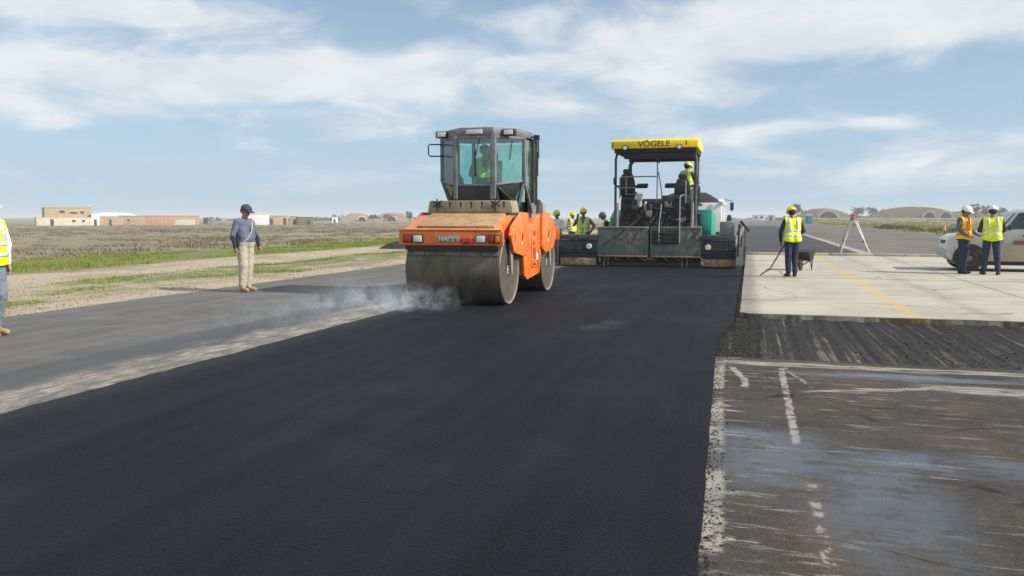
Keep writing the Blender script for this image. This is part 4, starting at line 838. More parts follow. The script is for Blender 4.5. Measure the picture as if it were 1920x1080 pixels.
# ================================================================== people
def rotx(a): return np.array([[1, 0, 0], [0, math.cos(a), -math.sin(a)], [0, math.sin(a), math.cos(a)]])
def rotz(a): return np.array([[math.cos(a), -math.sin(a), 0], [math.sin(a), math.cos(a), 0], [0, 0, 1]])
SKIN = pm('skin', (0.42, 0.24, 0.155), 0.6, var=.1)
SKIND = pm('skin_tan', (0.27, 0.145, 0.09), 0.6, var=.1)
HAIR = pm('dark_hair', (0.015, 0.012, 0.010), 0.7)
def cloth(name, c, rough=0.9): return pm(name, c, rough, var=.16, scale=9, bump=.3)
def hiviz(name, c): return pm(name, c, 0.7, var=.10, scale=7, grime=.16)
VESTY = hiviz('yellow_vest', (0.74, 0.90, 0.02)); VESTO = hiviz('orange_vest', (0.9, 0.22, 0.02)); REFL = pm('reflective_tape', (0.62, 0.64, 0.64), 0.35, 0.2, var=.08)
NAVY = cloth('navy_cloth', (0.022, 0.026, 0.055)); JEANS = cloth('blue_jeans', (0.026, 0.034, 0.07)); GJEANS = cloth('grey_jeans', (0.17, 0.21, 0.26)); KHAKI = cloth('khaki_cloth', (0.45, 0.40, 0.315))
POLO = cloth('slate_blue_cloth', (0.135, 0.145, 0.215)); DARKC = cloth('charcoal_cloth', (0.03, 0.03, 0.034)); BLUEC = cloth('bright_blue_cloth', (0.02, 0.045, 0.22)); WHITEC = cloth('white_cloth', (0.7, 0.7, 0.68))
BOOTT = cloth('tan_boot', (0.40, 0.27, 0.13)); BOOTD = cloth('dark_boot', (0.035, 0.03, 0.027)); GREYC = cloth('grey_cloth', (0.2, 0.2, 0.21))
HELY = pm('yellow_helmet', (0.85, 0.62, 0.01), 0.35, var=.05); HELW = pm('white_helmet', (0.82, 0.82, 0.8), 0.35, var=.04); CAPD = cloth('dark_cap', (0.05, 0.05, 0.062))

def capsule(p, q, r0, r1, seg=12):
    p, q = np.array(p, float), np.array(q, float); d = q - p; L = np.linalg.norm(d)
    d = d / L if L > 1e-6 else np.array([0, 0, 1.0])
    a = np.cross(d, [1, 0, 0] if abs(d[0]) < .8 else [0, 1, 0]); a /= np.linalg.norm(a); b = np.cross(d, a)
    rows = [(-r0 * math.cos(t), r0 * math.sin(t)) for t in np.linspace(0.15, math.pi / 2, 4)] + [(L + r1 * math.sin(t), r1 * math.cos(t)) for t in np.linspace(0, math.pi / 2 - .15, 4)]
    V = []; 
    for h, r in rows:
        for k in range(seg):
            t = 2 * math.pi * k / seg; V.append(p + d * h + (a * math.cos(t) + b * math.sin(t)) * r)
    F = [tuple(range(seg - 1, -1, -1)), tuple(range(len(V) - seg, len(V)))]
    for i in range(len(rows) - 1):
        for k in range(seg): F.append((i * seg + k, i * seg + (k + 1) % seg, (i + 1) * seg + (k + 1) % seg, (i + 1) * seg + k))
    return V, F
def person(label, loc, rz, h=1.75, lean=0.0, head=(0.0, 0.0), arms=None, legs=None, shirt=GREYC, sleeve=None, trousers=NAVY, boots=BOOTD, skin=SKIN, vest=None, hat=None, hatm=None,
           build=1.0, seated=False, voxel=0.0105, group=None, twist=0.0, belly=0.0, stripes=True, legw=1.08, stripem=None):
    """local frame: the person faces -Y, +X is the person's left hand side.  arms = [(elbow, wrist, hand direction)] for x<0 then x>0, given in the upright torso frame"""
    sc = h / 1.75; W = build
    pel = np.array([0, 0, .95 if not seated else seated]); Rt = rotz(twist) @ rotx(lean); off = np.array([0, 0, .95])
    T = lambda v: pel + Rt @ (np.array(v, float) - off)
    prim = []
    def cap(p, q, r0, r1, tg): prim.append((np.array(p, float), np.array(q, float), r0, r1, tg))
    for sx in (-1, 1):
        cap(T((sx * .085 * W, .0, .94)), T((sx * .075 * W, -.01 - belly * .3, 1.12)), .112 * W, .112 * W + belly * .4, 'pelvis')
        cap(T((sx * .075 * W, -.01 - belly * .6, 1.10)), T((sx * .088 * W, .0, 1.34)), .112 * W + belly * .4, .112 * W, 'torso')
        cap(T((sx * .05, .0, 1.40)), T((sx * .165 * W, .012, 1.405)), .075, .066, 'torso')
    cap(T((-.09 * W, .0, 1.33)), T((.09 * W, .0, 1.33)), .105 * W, .105 * W, 'torso'); cap(T((-.06, -.01 - belly, 1.08)), T((.06, -.01 - belly, 1.08)), .105 * W, .105 * W, 'torso')
    cap(T((0, .01, 1.38)), T((0, .0, 1.53)), .075, .054, 'neck')
    Rh = Rt @ rotz(head[1]) @ rotx(head[0]); hc = T((0, -.01, 1.53)); Hd = lambda v: hc + Rh @ np.array(v, float)
    cap(Hd((0, .012, .125)), Hd((0, .0, .11)), .096, .092, 'head'); cap(Hd((0, -.022, .09)), Hd((0, -.042, .022)), .072, .043, 'head'); cap(Hd((0, -.088, .105)), Hd((0, -.104, .07)), .010, .015, 'head')
    for sx in (-1, 1): cap(Hd((sx * .092, .012, .10)), Hd((sx * .095, .016, .065)), .015, .010, 'head'); cap(Hd((sx * .02, -.083, .112)), Hd((sx * .045, -.08, .112)), .012, .01, 'head')
    cap(Hd((-.018, -.083, .036)), Hd((.018, -.083, .036)), .009, .009, 'head')
    legs = legs or [((-.105, -.05, .50), (-.12, -.02, .09), -.25), ((.10, -.005, .50), (.095, .04, .09), .12)]
    for sx, (kn, an, toe) in zip((-1, 1), legs):
        hip = (np.array([sx * .092 * W, 0, pel[2] - .03])); kn, an = np.array(kn, float), np.array(an, float)
        cap(hip, kn, .100 * W, .076 * legw, 'leg'); cap(kn, an + np.array([0, 0, .05]), .074 * legw, .066 * legw, 'leg'); cap(an + np.array([0, 0, .07]), an, .05, .045, 'boot')
        f = np.array([math.sin(toe), -math.cos(toe), 0]); hz = an[2] - .045
        cap(an - f * .045 + np.array([0, 0, -.045]), an + f * .06 + np.array([0, 0, -.04]), .044, .046, 'boot'); cap(an + f * .06 + np.array([0, 0, -.04]), an + f * .165 + np.array([0, 0, -.052]), .046, .037, 'boot')
    arms = arms or [((-.27, .03, 1.14), (-.28, -.04, .90), (0, -.15, -1)), ((.27, .03, 1.14), (.28, -.04, .90), (0, -.15, -1))]
    for sx, (el_, wr, hd_) in zip((-1, 1), arms):
        sh = T((sx * .185 * W, .012, 1.395)); el_, wr = T(el_), T(wr); hd = Rt @ np.array(hd_, float); hd /= np.linalg.norm(hd)
        cap(sh, el_, .066, .05, 'arm'); cap(el_, wr, .048, .034, 'forearm')
        side = np.cross(hd, (el_ - wr) / np.linalg.norm(el_ - wr) if abs(np.dot(hd, (wr - el_) / np.linalg.norm(wr - el_))) < .97 else Rt @ np.array([1.0, 0, 0])); side /= np.linalg.norm(side)
        nrm = np.cross(hd, side); pk = wr + hd * .085
        for o in (-.022, 0, .022): cap(wr + side * o * .6 + hd * .01, pk + side * o, .021, .019, 'hand')
        if nrm[1] > 0: nrm = -nrm
        for o, L in ((-.033, .058), (-.011, .070), (.011, .074), (.033, .064)):
            k1 = pk + side * o * 1.05 + hd * L * .55 + nrm * .010; k2 = k1 + hd * L * .35 + nrm * .026
            cap(pk + side * o, k1, .0098, .009, 'hand'); cap(k1, k2, .009, .008, 'hand')
        th = wr + hd * .03 + side * (-.03 * sx); cap(th, th + hd * .035 + side * (-.022 * sx) + nrm * .015, .013, .011, 'hand'); cap(th + hd * .035 + side * (-.022 * sx) + nrm * .015, th + hd * .065 + side * (-.02 * sx) + nrm * .025, .011, .009, 'hand')
    Vs, Fs = [], []
    for p, q, r0, r1, tg in prim:
        v, f = capsule(p, q, r0, r1); o = len(Vs); Vs += v; Fs += [tuple(i + o for i in x) for x in f]
    me = bpy.data.meshes.new('tmp'); me.from_pydata([tuple(v * sc) for v in np.array(Vs)], [], Fs); me.update()
    ob = bpy.data.objects.new('tmp', me); C.objects.link(ob)
    md = ob.modifiers.new('r', 'REMESH'); md.mode = 'VOXEL'; md.voxel_size = voxel
    ms = ob.modifiers.new('s', 'SMOOTH'); ms.factor = .5; ms.iterations = 2
    dg = bpy.context.evaluated_depsgraph_get(); m2 = bpy.data.meshes.new_from_object(ob.evaluated_get(dg)); bpy.data.objects.remove(ob)
    nv = len(m2.vertices); co = np.empty(nv * 3, np.float32); m2.vertices.foreach_get('co', co); co = co.reshape(-1, 3) / sc
    nr = np.empty(nv * 3, np.float32); m2.vertices.foreach_get('normal', nr); nr = nr.reshape(-1, 3)
    best = np.full(nv, 1e9); tagi = np.zeros(nv, int); tags = ['torso', 'pelvis', 'neck', 'head', 'leg', 'boot', 'arm', 'forearm', 'hand']
    for p, q, r0, r1, tg in prim:
        d = q - p; L2 = max(1e-9, d @ d); u = np.clip(((co - p) @ d) / L2, 0, 1); ds = np.linalg.norm(co - (p + u[:, None] * d), axis=1) - (r0 + (r1 - r0) * u)
        k = ds < best; best[k] = ds[k]; tagi[k] = tags.index(tg)
    lz = ((co - pel) @ Rt)[:, 2] + .95         # height in the upright torso frame
    tagi[(tagi == 1) & (lz > 1.00)] = 0; tagi[(tagi == 0) & (lz < 1.00)] = 1; tagi[(tagi == 2) & (lz < 1.465)] = 0
    # soft folds in the clothes
    cl = np.isin(tagi, [0, 1, 4, 6, 7]); sd_ = len(label)
    amp = np.array([mnoise.noise((c[0] * 9 + sd_, c[1] * 9, c[2] * 6)) + .7 * mnoise.noise((c[0] * 20, c[1] * 20 + sd_, c[2] * 26)) for c in co])
    amp2 = np.array([mnoise.noise((c[0] * 7 + 3, c[1] * 7 + sd_, c[2] * 9)) for c in co])
    co2 = co + nr * (np.where(cl, amp * .008, 0) + np.where(tagi == 4, amp2 * .005 * legw, np.where(cl, amp2 * .005, 0)))[:, None]
    m2.vertices.foreach_set('co', (co2 * sc).astype(np.float32).ravel())
    mats = [shirt, trousers, skin, skin, trousers, boots, shirt, sleeve or shirt, skin]; m2.materials.clear()
    for m_ in mats: m2.materials.append(m_)
    npoly = len(m2.polygons); polys = np.array([tuple(p.vertices)[:4] if len(p.vertices) >= 4 else tuple(p.vertices) + (p.vertices[0],) for p in m2.polygons])
    m2.polygons.foreach_set('material_index', tagi[polys[:, 0]].astype(np.int32)); m2.polygons.foreach_set('use_smooth', np.ones(npoly, bool)); m2.update(); m2.name = 'person'
    o = bpy.data.objects.new('person', m2); C.objects.link(o); o.location = loc; o.rotation_euler = (0, 0, rz); tag(o, label, 'person', group)
    def shell(name, keep, offv, mat):
        fm = keep[polys].all(1); 
        if not fm.any(): return None
        pf = polys[fm]; ids, invx = np.unique(pf, return_inverse=True)
        ofs = offv[ids] if isinstance(offv, np.ndarray) else offv
        vv = (co2[ids] + nr[ids] * np.reshape(ofs, (-1, 1))) * sc
        s = mesh_np(name, vv, invx.reshape(pf.shape), mat, o, smooth=True)
        md = s.modifiers.new('thickness', 'SOLIDIFY'); md.thickness = .006; md.offset = 1; return s
    lx = ((co - pel) @ Rt)[:, 0]; ly = ((co - pel) @ Rt)[:, 1]
    if vest:
        body = np.isin(tagi, [0, 1]) | ((tagi == 6) & (np.abs(lx) < .205 * W)) | (tagi == 2) & (lz < 1.47)
        kp = body & (lz > .86) & (lz < 1.475) & ~((ly < -.02) & (np.abs(lx) < .006 + np.maximum(0, lz - 1.24) * .32))
        flare = .016 + .02 * np.clip((1.1 - lz) / .25, 0, 1)
        vo = shell('vest', kp, flare, vest)
        if stripes and vo is not None:
            o_ = o; par_old = vo
            def strip(cond):
                fm = (kp & cond)
                s = shell('reflective_stripe', fm, flare + .009, stripem or REFL)
                if s: s.parent = vo
            strip((lz > .995) & (lz < 1.05)); strip((lz > 1.13) & (lz < 1.185)); strip((np.abs(np.abs(lx) - .105) < .026) & (lz > 1.17))
    b = MB()
    for sx in (-1, 1):
        b.sph(tuple(Hd((sx * .033, -.083, .096)) * sc), .0105 * sc, 8, 6)
    b.build('eyes', pm('eye_dark', (.02, .015, .012), .2), o)
    def hmesh(bm, name, mat, par=None):
        M = Matrix([list(r) for r in Rh]); 
        for v in bm.b.verts: v.co = (Vector(hc) + M @ v.co) * sc
        return bm.build(name, mat, par or o)
    if hat == 'helmet':
        b = MB(); b.sph((0, .008, .128), (.122, .142, .122), 22, 8, top=math.pi / 2); b.lathe([(.1, .125), (.128, .118), (.136, .122), (.128, .132)], (0, .008, 0), 'z', 22, closed=True)
        b.prism([(-.10, -.10), (-.07, -.165), (0, -.19), (.07, -.165), (.10, -.10)], 'z', .118, .130); hh = hmesh(b, 'helmet', hatm)
        b = MB(); b.tube([(0, -.118, .175), (0, -.06, .243), (0, .01, .258), (0, .08, .24), (0, .132, .175)], .014, 6); hmesh(b, 'helmet_ridge', hatm, hh)
        b = MB(); b.sph((0, .045, .095), (.100, .084, .085), 14, 6); hmesh(b, 'hair', HAIR)
    elif hat == 'cap':
        b = MB(); b.sph((0, .008, .125), (.106, .122, .10), 20, 8, top=math.pi / 2); b.lathe([(.098, .105), (.106, .105), (.107, .13), (.1, .13)], (0, .008, 0), 'z', 20, closed=True)
        b.prism([(-.085, -.085), (-.065, -.165), (0, -.19), (.065, -.165), (.085, -.085)], 'z', .118, .128); b.sph((0, .008, .226), .012, 8, 4); hmesh(b, 'cap', hatm)
        b = MB(); b.sph((0, .050, .08), (.097, .074, .07), 14, 6); hmesh(b, 'hair', HAIR)
    else:
        b = MB(); b.sph((0, .018, .13), (.102, .112, .098), 16, 8); hmesh(b, 'hair', HAIR)
    o['T'] = 0; del o['T']
    return o, (lambda v: Vector(T(v)) * sc), Hd
FACE_R = R(90)      # rz that turns a person to face +X

# man with cap watching the roller
sup, Ts, _ = person('man in dark cap, slate blue shirt and khaki trousers standing on the asphalt edge', (-9.87, 14.68, 0.0), R(82), 1.77, lean=.03, head=(.36, -.1), legw=1.22, shirt=POLO, sleeve=NAVY, trousers=KHAKI, boots=BOOTT, hat='cap', hatm=CAPD, build=1.1, belly=.035, voxel=.0095,
    arms=[((-.295, .05, 1.13), (-.30, -.03, .89), (0, -.15, -1)), ((.30, -.02, 1.14), (.28, -.12, .92), (0, -.3, -1))])
b = MB(); b.tube([Ts((.16, -.04, 1.47)), Ts((.09, -.118, 1.38)), Ts((.0, -.17, 1.22)), Ts((-.09, -.165, 1.08)), Ts((-.17, -.10, .99))], .012, 6); b.build('shoulder_strap', pm('pale_strap', (.5, .42, .3), .8), sup)
b = MB(); b.tube([Ts((-.2, -.02, 1.02)), Ts((-.21, .0, .82))], .022, 8); b.obox(Ts((-.2, .05, .98)), (.06, .12, .2)); b.build('belt_pouch', BLACK, sup, .01)
# worker cut by the picture's side
person('worker in white helmet, yellow vest and grey jeans walking along the lane', (-9.225, 8.22, 0.0), R(84), 1.76, lean=-.04, head=(.2, 0), shirt=WHITEC, trousers=GJEANS, boots=BOOTT, vest=VESTY, hat='helmet', hatm=HELW, voxel=.0095, build=.97,
    arms=[((-.26, .10, 1.15), (-.24, .04, .92), (0, -.2, -1)), ((.27, .03, 1.15), (.25, .02, .91), (0, -.1, -1))],
    legs=[((-.1, -.10, .50), (-.10, -.06, .09), -.1), ((.1, -.02, .50), (.1, .10, .09), .15)])
# roller driver, seated
person('driver in yellow green vest and blue trousers seated inside the roller cab', (-4.93, 15.26, 1.8), R(22), 1.74, lean=.08, head=(.1, .3), seated=.30, shirt=cloth('olive_cloth', (.09, .13, .03)), sleeve=NAVY, trousers=BLUEC, vest=VESTY, voxel=.012, stripes=False,
    arms=[((-.27, -.10, 1.18), (-.18, -.36, 1.14), (.1, -1, 0)), ((.27, -.12, 1.16), (.16, -.40, 1.12), (-.1, -1, 0))],
    legs=[((-.14, -.44, .34), (-.14, -.46, .09), -.1), ((.14, -.44, .34), (.14, -.50, .09), .1)])
# paver driver, seated, turned to the side
person('driver in yellow helmet and dark jacket on the paver seat under the canopy', (-1.93, 26.30, 1.83), R(150), 1.74, lean=.06, head=(.25, -.1), seated=.58, shirt=DARKC, trousers=NAVY, vest=VESTY, hat='helmet', hatm=HELY, voxel=.012,
    arms=[((-.26, -.10, 1.18), (-.18, -.36, 1.16), (.1, -1, 0)), ((.27, -.12, 1.16), (.16, -.40, 1.14), (-.1, -1, 0))],
    legs=[((-.14, -.44, .60), (-.14, -.46, .12), -.1), ((.14, -.44, .60), (.14, -.50, .12), .1)])
# crew beyond the screed
person('worker in yellow helmet and vest facing us behind the screed, hand on hip', (-5.36, 27.3, -.01), R(8), 1.80, head=(.05, .25), shirt=GREYC, sleeve=SKIND, trousers=NAVY, skin=SKIND, vest=VESTY, hat='helmet', hatm=HELY, voxel=.0115,
    arms=[((-.30, -.02, 1.22), (-.18, -.16, 1.46), (.2, -.2, 1)), ((.36, .06, 1.20), (.24, -.04, 1.00), (-.7, -.4, -.4))])
person('worker in yellow helmet and pale shirt half hidden by the roller', (-6.32, 27.6, -.01), R(-28), 1.74, head=(.3, 0), shirt=WHITEC, trousers=GREYC, skin=SKIND, hat='helmet', hatm=HELY, voxel=.0115,
    arms=[((-.28, .0, 1.16), (-.16, -.26, 1.10), (.3, -1, 0)), ((.28, .0, 1.16), (.12, -.26, 1.12), (-.3, -1, 0))])
person('distant worker in yellow helmet and vest between the two crew members', (-7.67, 36.5, -.01), R(60), 1.74, head=(.2, 0), shirt=GREYC, trousers=NAVY, skin=SKIND, vest=VESTY, hat='helmet', hatm=HELY, voxel=.0125)
person('stooping worker in yellow vest and dark jacket beside the paver body', (-4.62, 28.4, -.01), R(-80), 1.72, lean=.35, head=(.3, 0), shirt=NAVY, trousers=NAVY, skin=SKIND, vest=VESTY, hat='helmet', hatm=pm('teal_helmet', (.02, .12, .13), .4), voxel=.0125,
    arms=[((-.28, -.12, 1.16), (-.2, -.34, 1.0), (0, -.6, -.8)), ((.28, -.12, 1.16), (.2, -.34, 1.0), (0, -.6, -.8))])
# worker with the shovel, back to us
shv, Tv, _ = person('worker in yellow helmet and vest seen from behind, leaning on a shovel', (1.02, 21.75, .03), R(196), 1.73, lean=.10, head=(.25, .1), shirt=NAVY, trousers=NAVY, skin=SKIND, vest=VESTY, hat='helmet', hatm=HELY, boots=BOOTD,
    arms=[((-.30, -.02, 1.14), (-.22, -.28, 1.08), (.3, -1, -.2)), ((.29, -.02, 1.12), (.22, -.20, .90), (0, -.6, -.8))], legs=[((-.085, -.03, .50), (-.085, .02, .09), -.15), ((.085, -.02, .50), (.085, .03, .09), .15)])
# two men by the car
person('man in white helmet and orange yellow vest looking down near the car', (5.40, 24.15, .03), R(48), 1.76, head=(.35, .1), shirt=cloth('blue_grey_cloth', (.10, .115, .16)), trousers=JEANS, skin=SKIND, vest=pm('orange_yellow_vest', (.92, .62, .012), .7, var=.06), stripem=pm('orange_tape', (.92, .20, .05), .6, var=.1), hat='helmet', hatm=HELW,
    arms=[((-.28, .0, 1.15), (-.20, -.22, .98), (.3, -.8, -.3)), ((.28, -.02, 1.15), (.16, -.26, 1.0), (-.3, -.9, -.1))])
person('man in white helmet and yellow vest with his back to us beside the car', (5.98, 23.85, .03), R(172), 1.75, head=(.3, -.2), shirt=DARKC, trousers=JEANS, skin=SKIND, vest=VESTY, hat='helmet', hatm=HELW, build=1.06,
    arms=[((-.28, -.04, 1.14), (-.14, -.28, 1.12), (.4, -1, 0)), ((.29, -.02, 1.14), (.16, -.28, 1.10), (-.4, -1, 0))], legs=[((-.13, -.02, .50), (-.17, .02, .09), -.3), ((.13, -.015, .50), (.15, .02, .09), .3)])

# ================================================================== tools and small things
def world_hand(o, l): return Matrix.Rotation(o.rotation_euler[2], 4, 'Z') @ Vector(l) + Vector(o.location)
ha = world_hand(shv, Tv((-.22, -.36, 1.07))); hb = world_hand(shv, Tv((.22, -.28, .84)))
sv = thing('shovel', 'long handled shovel with a dark steel blade held by the worker', 'shovel', (.47, 21.62, .03))
L0 = Vector((.47, 21.62, .03)); tip = Vector((.02, -.01, .16)); top_ = Vector((1.04, 21.98, 1.18)) - L0
b = MB(); b.tube([tip, top_], .017, 8); b.tube([top_ + Vector((-.05, .05, 0)), top_ + Vector((.05, -.05, 0))], .016); b.build('handle', pm('ash_wood', (.06, .045, .035), .7), sv)
b = MB(); vs = []
for i in range(6):
    for j in range(5):
        u = i / 5; v = j / 4 - .5; wv = .24 * (1 - .55 * max(0, u - .55) ** 1.2 * 2)
        vs.append((.06 - .26 * u, wv * v * 1.15, .20 - .185 * u + .10 * v * v))
b._add(vs, [(i * 5 + j, i * 5 + j + 1, i * 5 + j + 6, i * 5 + j + 5) for i in range(5) for j in range(4)]); bl = b.build('blade', DKSTEEL, sv); md = bl.modifiers.new('thickness', 'SOLIDIFY'); md.thickness = .004

wb = thing('wheelbarrow', 'black wheelbarrow standing on the concrete behind the shovel worker', 'wheelbarrow', (1.46, 24.6, .03), R(74)); wb.scale = (.86, .80, .95)
b = MB(); b.prism([(-.44, .54), (.38, .60), (.24, .30), (-.26, .28)], 'y', -.30, .30); 
b.build('tray', pm('black_tray', (.012, .012, .013), .7, dust=.15, dustc=(.06, .05, .04)), wb, .03)
b = MB(); b.lathe([(.0, -.05), (.14, -.05), (.18, -.03), (.18, .03), (.14, .05), (0, .05)], (-.36, 0, .18), 'y', 18); b.build('wheel', RUBBER, wb)
for s2 in (-1, 1):
    b = MB(); b.tube([(-.36, s2 * .09, .18), (.1, s2 * .24, .29), (.40, s2 * .29, .5), (.50, s2 * .30, .62)], .02); b.build('handle', BLACK, wb)
    b = MB(); b.tube([(.06, s2 * .24, .29), (.16, s2 * .26, .0)], .018); b.tube([(.26, s2 * .26, .36), (.16, s2 * .26, .0)], .014); b.build('leg', BLACK, wb)

tp = thing('survey_tripod', 'white surveying tripod with red head beyond the concrete slabs', 'tripod', (4.1, 36.9, 0))
b = MB(); b.lathe([(0, 1.48), (.09, 1.48), (.10, 1.53), (.05, 1.56), (.05, 1.66), (0, 1.66)], (0, 0, 0), 'z', 16); b.build('head', pm('brick_red', (.32, .09, .06), .6), tp)
for k, (fx, fy) in enumerate(((-.45, 1.1), (.52, -1.45), (-.55, -.9))):
    b = MB(); d = Vector((fx, fy, 0)).normalized(); o = Vector((-d.y, d.x, 0)) * .035; h0 = Vector((fx * .08, fy * .08, 1.50)); mid = Vector((fx * .62, fy * .62, .57)); ft = Vector((fx, fy, 0.0))
    b.bar(h0 + o, mid + o, .035); b.bar(h0 - o, mid - o, .035); b.bar(h0 * .45 + mid * .55, ft, .045); lg = b.build('leg', pm('tripod_white', (.66, .62, .57), .5, dust=.2), tp, .004)
    b = MB(); b.bar(h0, h0 * .86 + mid * .14, .10, .05); b.bar(mid * .97, mid * .97 + (ft - mid) * .08, .1, .05); b.build('clamp', pm('brick_red', (.32, .09, .06), .6), lg)

# car with its bonnet towards the left, front wheel behind the first man
car = thing('car', 'dusty silver beige car with brown side stripe parked behind the two men', 'car', (7.26, 26.0, .03), R(176))
CW = pm('car_white', (.58, .575, .54), .3, dust=.35, dustc=(.5, .43, .32), coat=.4, var=.04); CGOLD = pm('car_dusty_sill', (.42, .36, .275), .5, dust=.4, var=.1); CBROWN = pm('car_stripe', (.26, .105, .045), .5, var=.1)
prof = [(1.90, .34), (1.98, .46), (1.98, .70), (1.92, .90), (1.76, 1.0), (.66, 1.13), (.28, 1.62), (.08, 1.71), (-1.6, 1.71), (-2.2, 1.62), (-2.45, 1.0), (-2.48, .5), (-2.4, .30), (-.9, .28), (1.8, .28)]
def inset(z): return 0 if z < 1.06 else (z - 1.06) * .26
def nose(x): return max(0.0, x - 1.5) ** 2 * .42
b = MB(); vs = []
for sx in (-1, 1): vs += [(x, sx * (.86 - inset(z) - nose(x)), z) for x, z in prof]
k = len(prof); b._add(vs, [tuple(range(k)), tuple(range(2 * k - 1, k - 1, -1))] + [(i, (i + 1) % k, k + (i + 1) % k, k + i) for i in range(k)]); body = b.build('body', CW, car, .045)
for sx in (-1, 1):
    y0 = sx * .862; y1 = sx * .876
    b = MB(); b.box(-2.44, .36, min(y0, y1), max(y0, y1), .74, .85); b.build('side_stripe', CBROWN, body, .004)
    b = MB(); b.box(-2.4, .90, min(y0, sx * .8745), max(y0, sx * .8745), .30, .735); b.build('lower_panel', CGOLD, body, .004)
    yw = lambda z: sx * (.866 - inset(z))
    def win(pts):
        q = [(x, yw(z) + sx * .003, z) for x, z in pts]
        if sx < 0: q = q[::-1]
        b_ = MB(); b_.panel(q, .012); 
        return b_.build('side_window', DGLASS, body, smooth=False)
    win([(.55, 1.16), (-.10, 1.16), (-.10, 1.60), (.24, 1.60)]); win([(-.20, 1.16), (-1.15, 1.16), (-1.15, 1.60), (-.20, 1.60)]); win([(-1.25, 1.16), (-2.2, 1.16), (-2.05, 1.58), (-1.25, 1.60)])
    for x in (.06, -1.0):
        b = MB(); b.obox((x, sx * .884, .99), (.20, .03, .05)); b.build('door_handle', BLACK, body, .012)
    for x in (.62, -.15, -1.2):
        b = MB(); b.box(x - .006, x + .006, min(sx * .85, sx * .8638), max(sx * .85, sx * .8638), .36, 1.06); b.build('door_seam', pm('seam_dark', (.1, .09, .08), .7), body)
    b = MB(); b.obox((.50, sx * .96, 1.20), (.08, .18, .13)); b.build('wing_mirror', BLACK, body, .02)
    for x in (1.40, -1.40):
        b = MB(); pts = [(x + .41 * math.cos(a * math.pi / 12), .35 + .40 * math.sin(a * math.pi / 12)) for a in range(13)]; b.prism(pts + [(x - .41, .275), (x + .41, .275)], 'y', min(sx * .8795, sx * .60), max(sx * .8795, sx * .60)); b.build('wheel_arch', BLACK, body)
        b = MB(); b.lathe([(0, -.10), (.2, -.10), (.31, -.095), (.35, -.06), (.35, .06), (.31, .095), (.2, .10), (0, .10)], (x, sx * .80, .35), 'y', 28); wh = b.build('wheel', RUBBER, car)
        yy = sx * .1; b = MB(); b.lathe([(0, yy + sx * .008), (.06, yy + sx * .010), (.08, yy - sx * .02), (.19, yy + sx * .002), (.20, yy - sx * .03), (0, yy - sx * .03)], (x, sx * .80, .35), 'y', 20); b.build('rim', pm('dusty_rim', (.16, .14, .12), .6), wh)
    b = MB(); b.obox((1.90, sx * .60, .82), (.10, .26, .15)); b.build('head_lamp', LAMPW, body, .03)
b = MB(); b.panel([(.655, -.70, 1.155), (.655, .70, 1.155), (.325, .62, 1.58), (.325, -.62, 1.58)], .022); b.build('windscreen', DGLASS, body, smooth=False)
b = MB(); b.obox((1.95, 0, .48), (.16, 1.50, .24)); b.build('bumper', pm('bumper_grey', (.42, .41, .38), .5, dust=.4), car, .05)
b = MB(); b.box(1.925, 1.97, -.42, .42, .70, .84); b.build('grille', BLACK, body, .01)
b = MB(); b.box(-2.2, 1.7, -.7, .7, .17, .278); b.build('underbody', BLACK, car)
# ================================================================== far buildings, shelters, trees
TAN = pm('tan_panel', (.42, .31, .20), .8, var=.12, scale=1.2, grime=.2); CREAM = pm('cream_panel', (.60, .55, .44), .8, var=.1, scale=1.2, grime=.15); PINK = pm('sand_pink_panel', (.46, .33, .22), .8, var=.12, scale=1.2, grime=.2)
BROWNP = pm('brown_panel', (.20, .16, .11), .85, var=.2); WHITEP = pm('white_sheet', (.78, .79, .80), .6, var=.05, scale=.8); DOORD = pm('door_dark', (.05, .045, .04), .6)  # brown panel is the wall colour of the dark roofed shed
def block(name, label, cat, x, y, w_, d_, z0, z1, mat, turn=0.0, doors=(), windows=(), ribs=0, roof='flat', roofm=None, group=None):
    o = thing(name, label, cat, (x, y, z0), math.atan2(-x, y) + turn, group); h = z1 - z0
    b = MB(); b.box(-w_ / 2, w_ / 2, 0, d_, -.6, h); wl = b.build('wall', mat, o, .03)
    for u, ww, hh in doors:
        b = MB(); b.box(-w_ / 2 + u * w_, -w_ / 2 + u * w_ + ww, -.05, .0, -.3, hh); b.build('door', DOORD, o, .02)
    for u, ww, zz, hh in windows:
        b = MB(); b.box(-w_ / 2 + u * w_ - .06, -w_ / 2 + u * w_ + ww + .06, -.06, .0, zz - .06, zz + hh + .06); f_ = b.build('window', roofm or WHITEP, o, .02)
        b = MB(); b.box(-w_ / 2 + u * w_, -w_ / 2 + u * w_ + ww, -.075, -.058, zz, zz + hh); b.build('pane', DOORD, f_)
    for k in range(ribs):
        u = -w_ / 2 + (k + .5) * w_ / ribs; b = MB(); b.box(u - .09, u + .09, -.045, .0, -.3, h - .12); b.build('rib', mat, o)
    if roof == 'flat':
        b = MB(); b.box(-w_ / 2 - .12, w_ / 2 + .12, -.12, d_ + .12, h, h + .14); b.build('roof', roofm or mat, o, .02)
    elif roof == 'arch':
        pts = [(-w_ / 2 * math.cos(a * math.pi / 12), h - .3 + (d_ * .0 + 1.3) * math.sin(a * math.pi / 12)) for a in range(13)]
        b = MB(); b.prism(pts, 'y', -.2, d_); b.build('roof', roofm or mat, o)
    return o
block('site_cabin', 'long cream container row under the tan upper cabin at far left', 'building', -198.4, 203.1, 15.2, 6, -.95, 1.5, CREAM, .10, doors=[(.24, .9, 2.0)], windows=[(.62, 1.0, 1.1, .7), (.8, .8, 1.1, .7)], ribs=12)
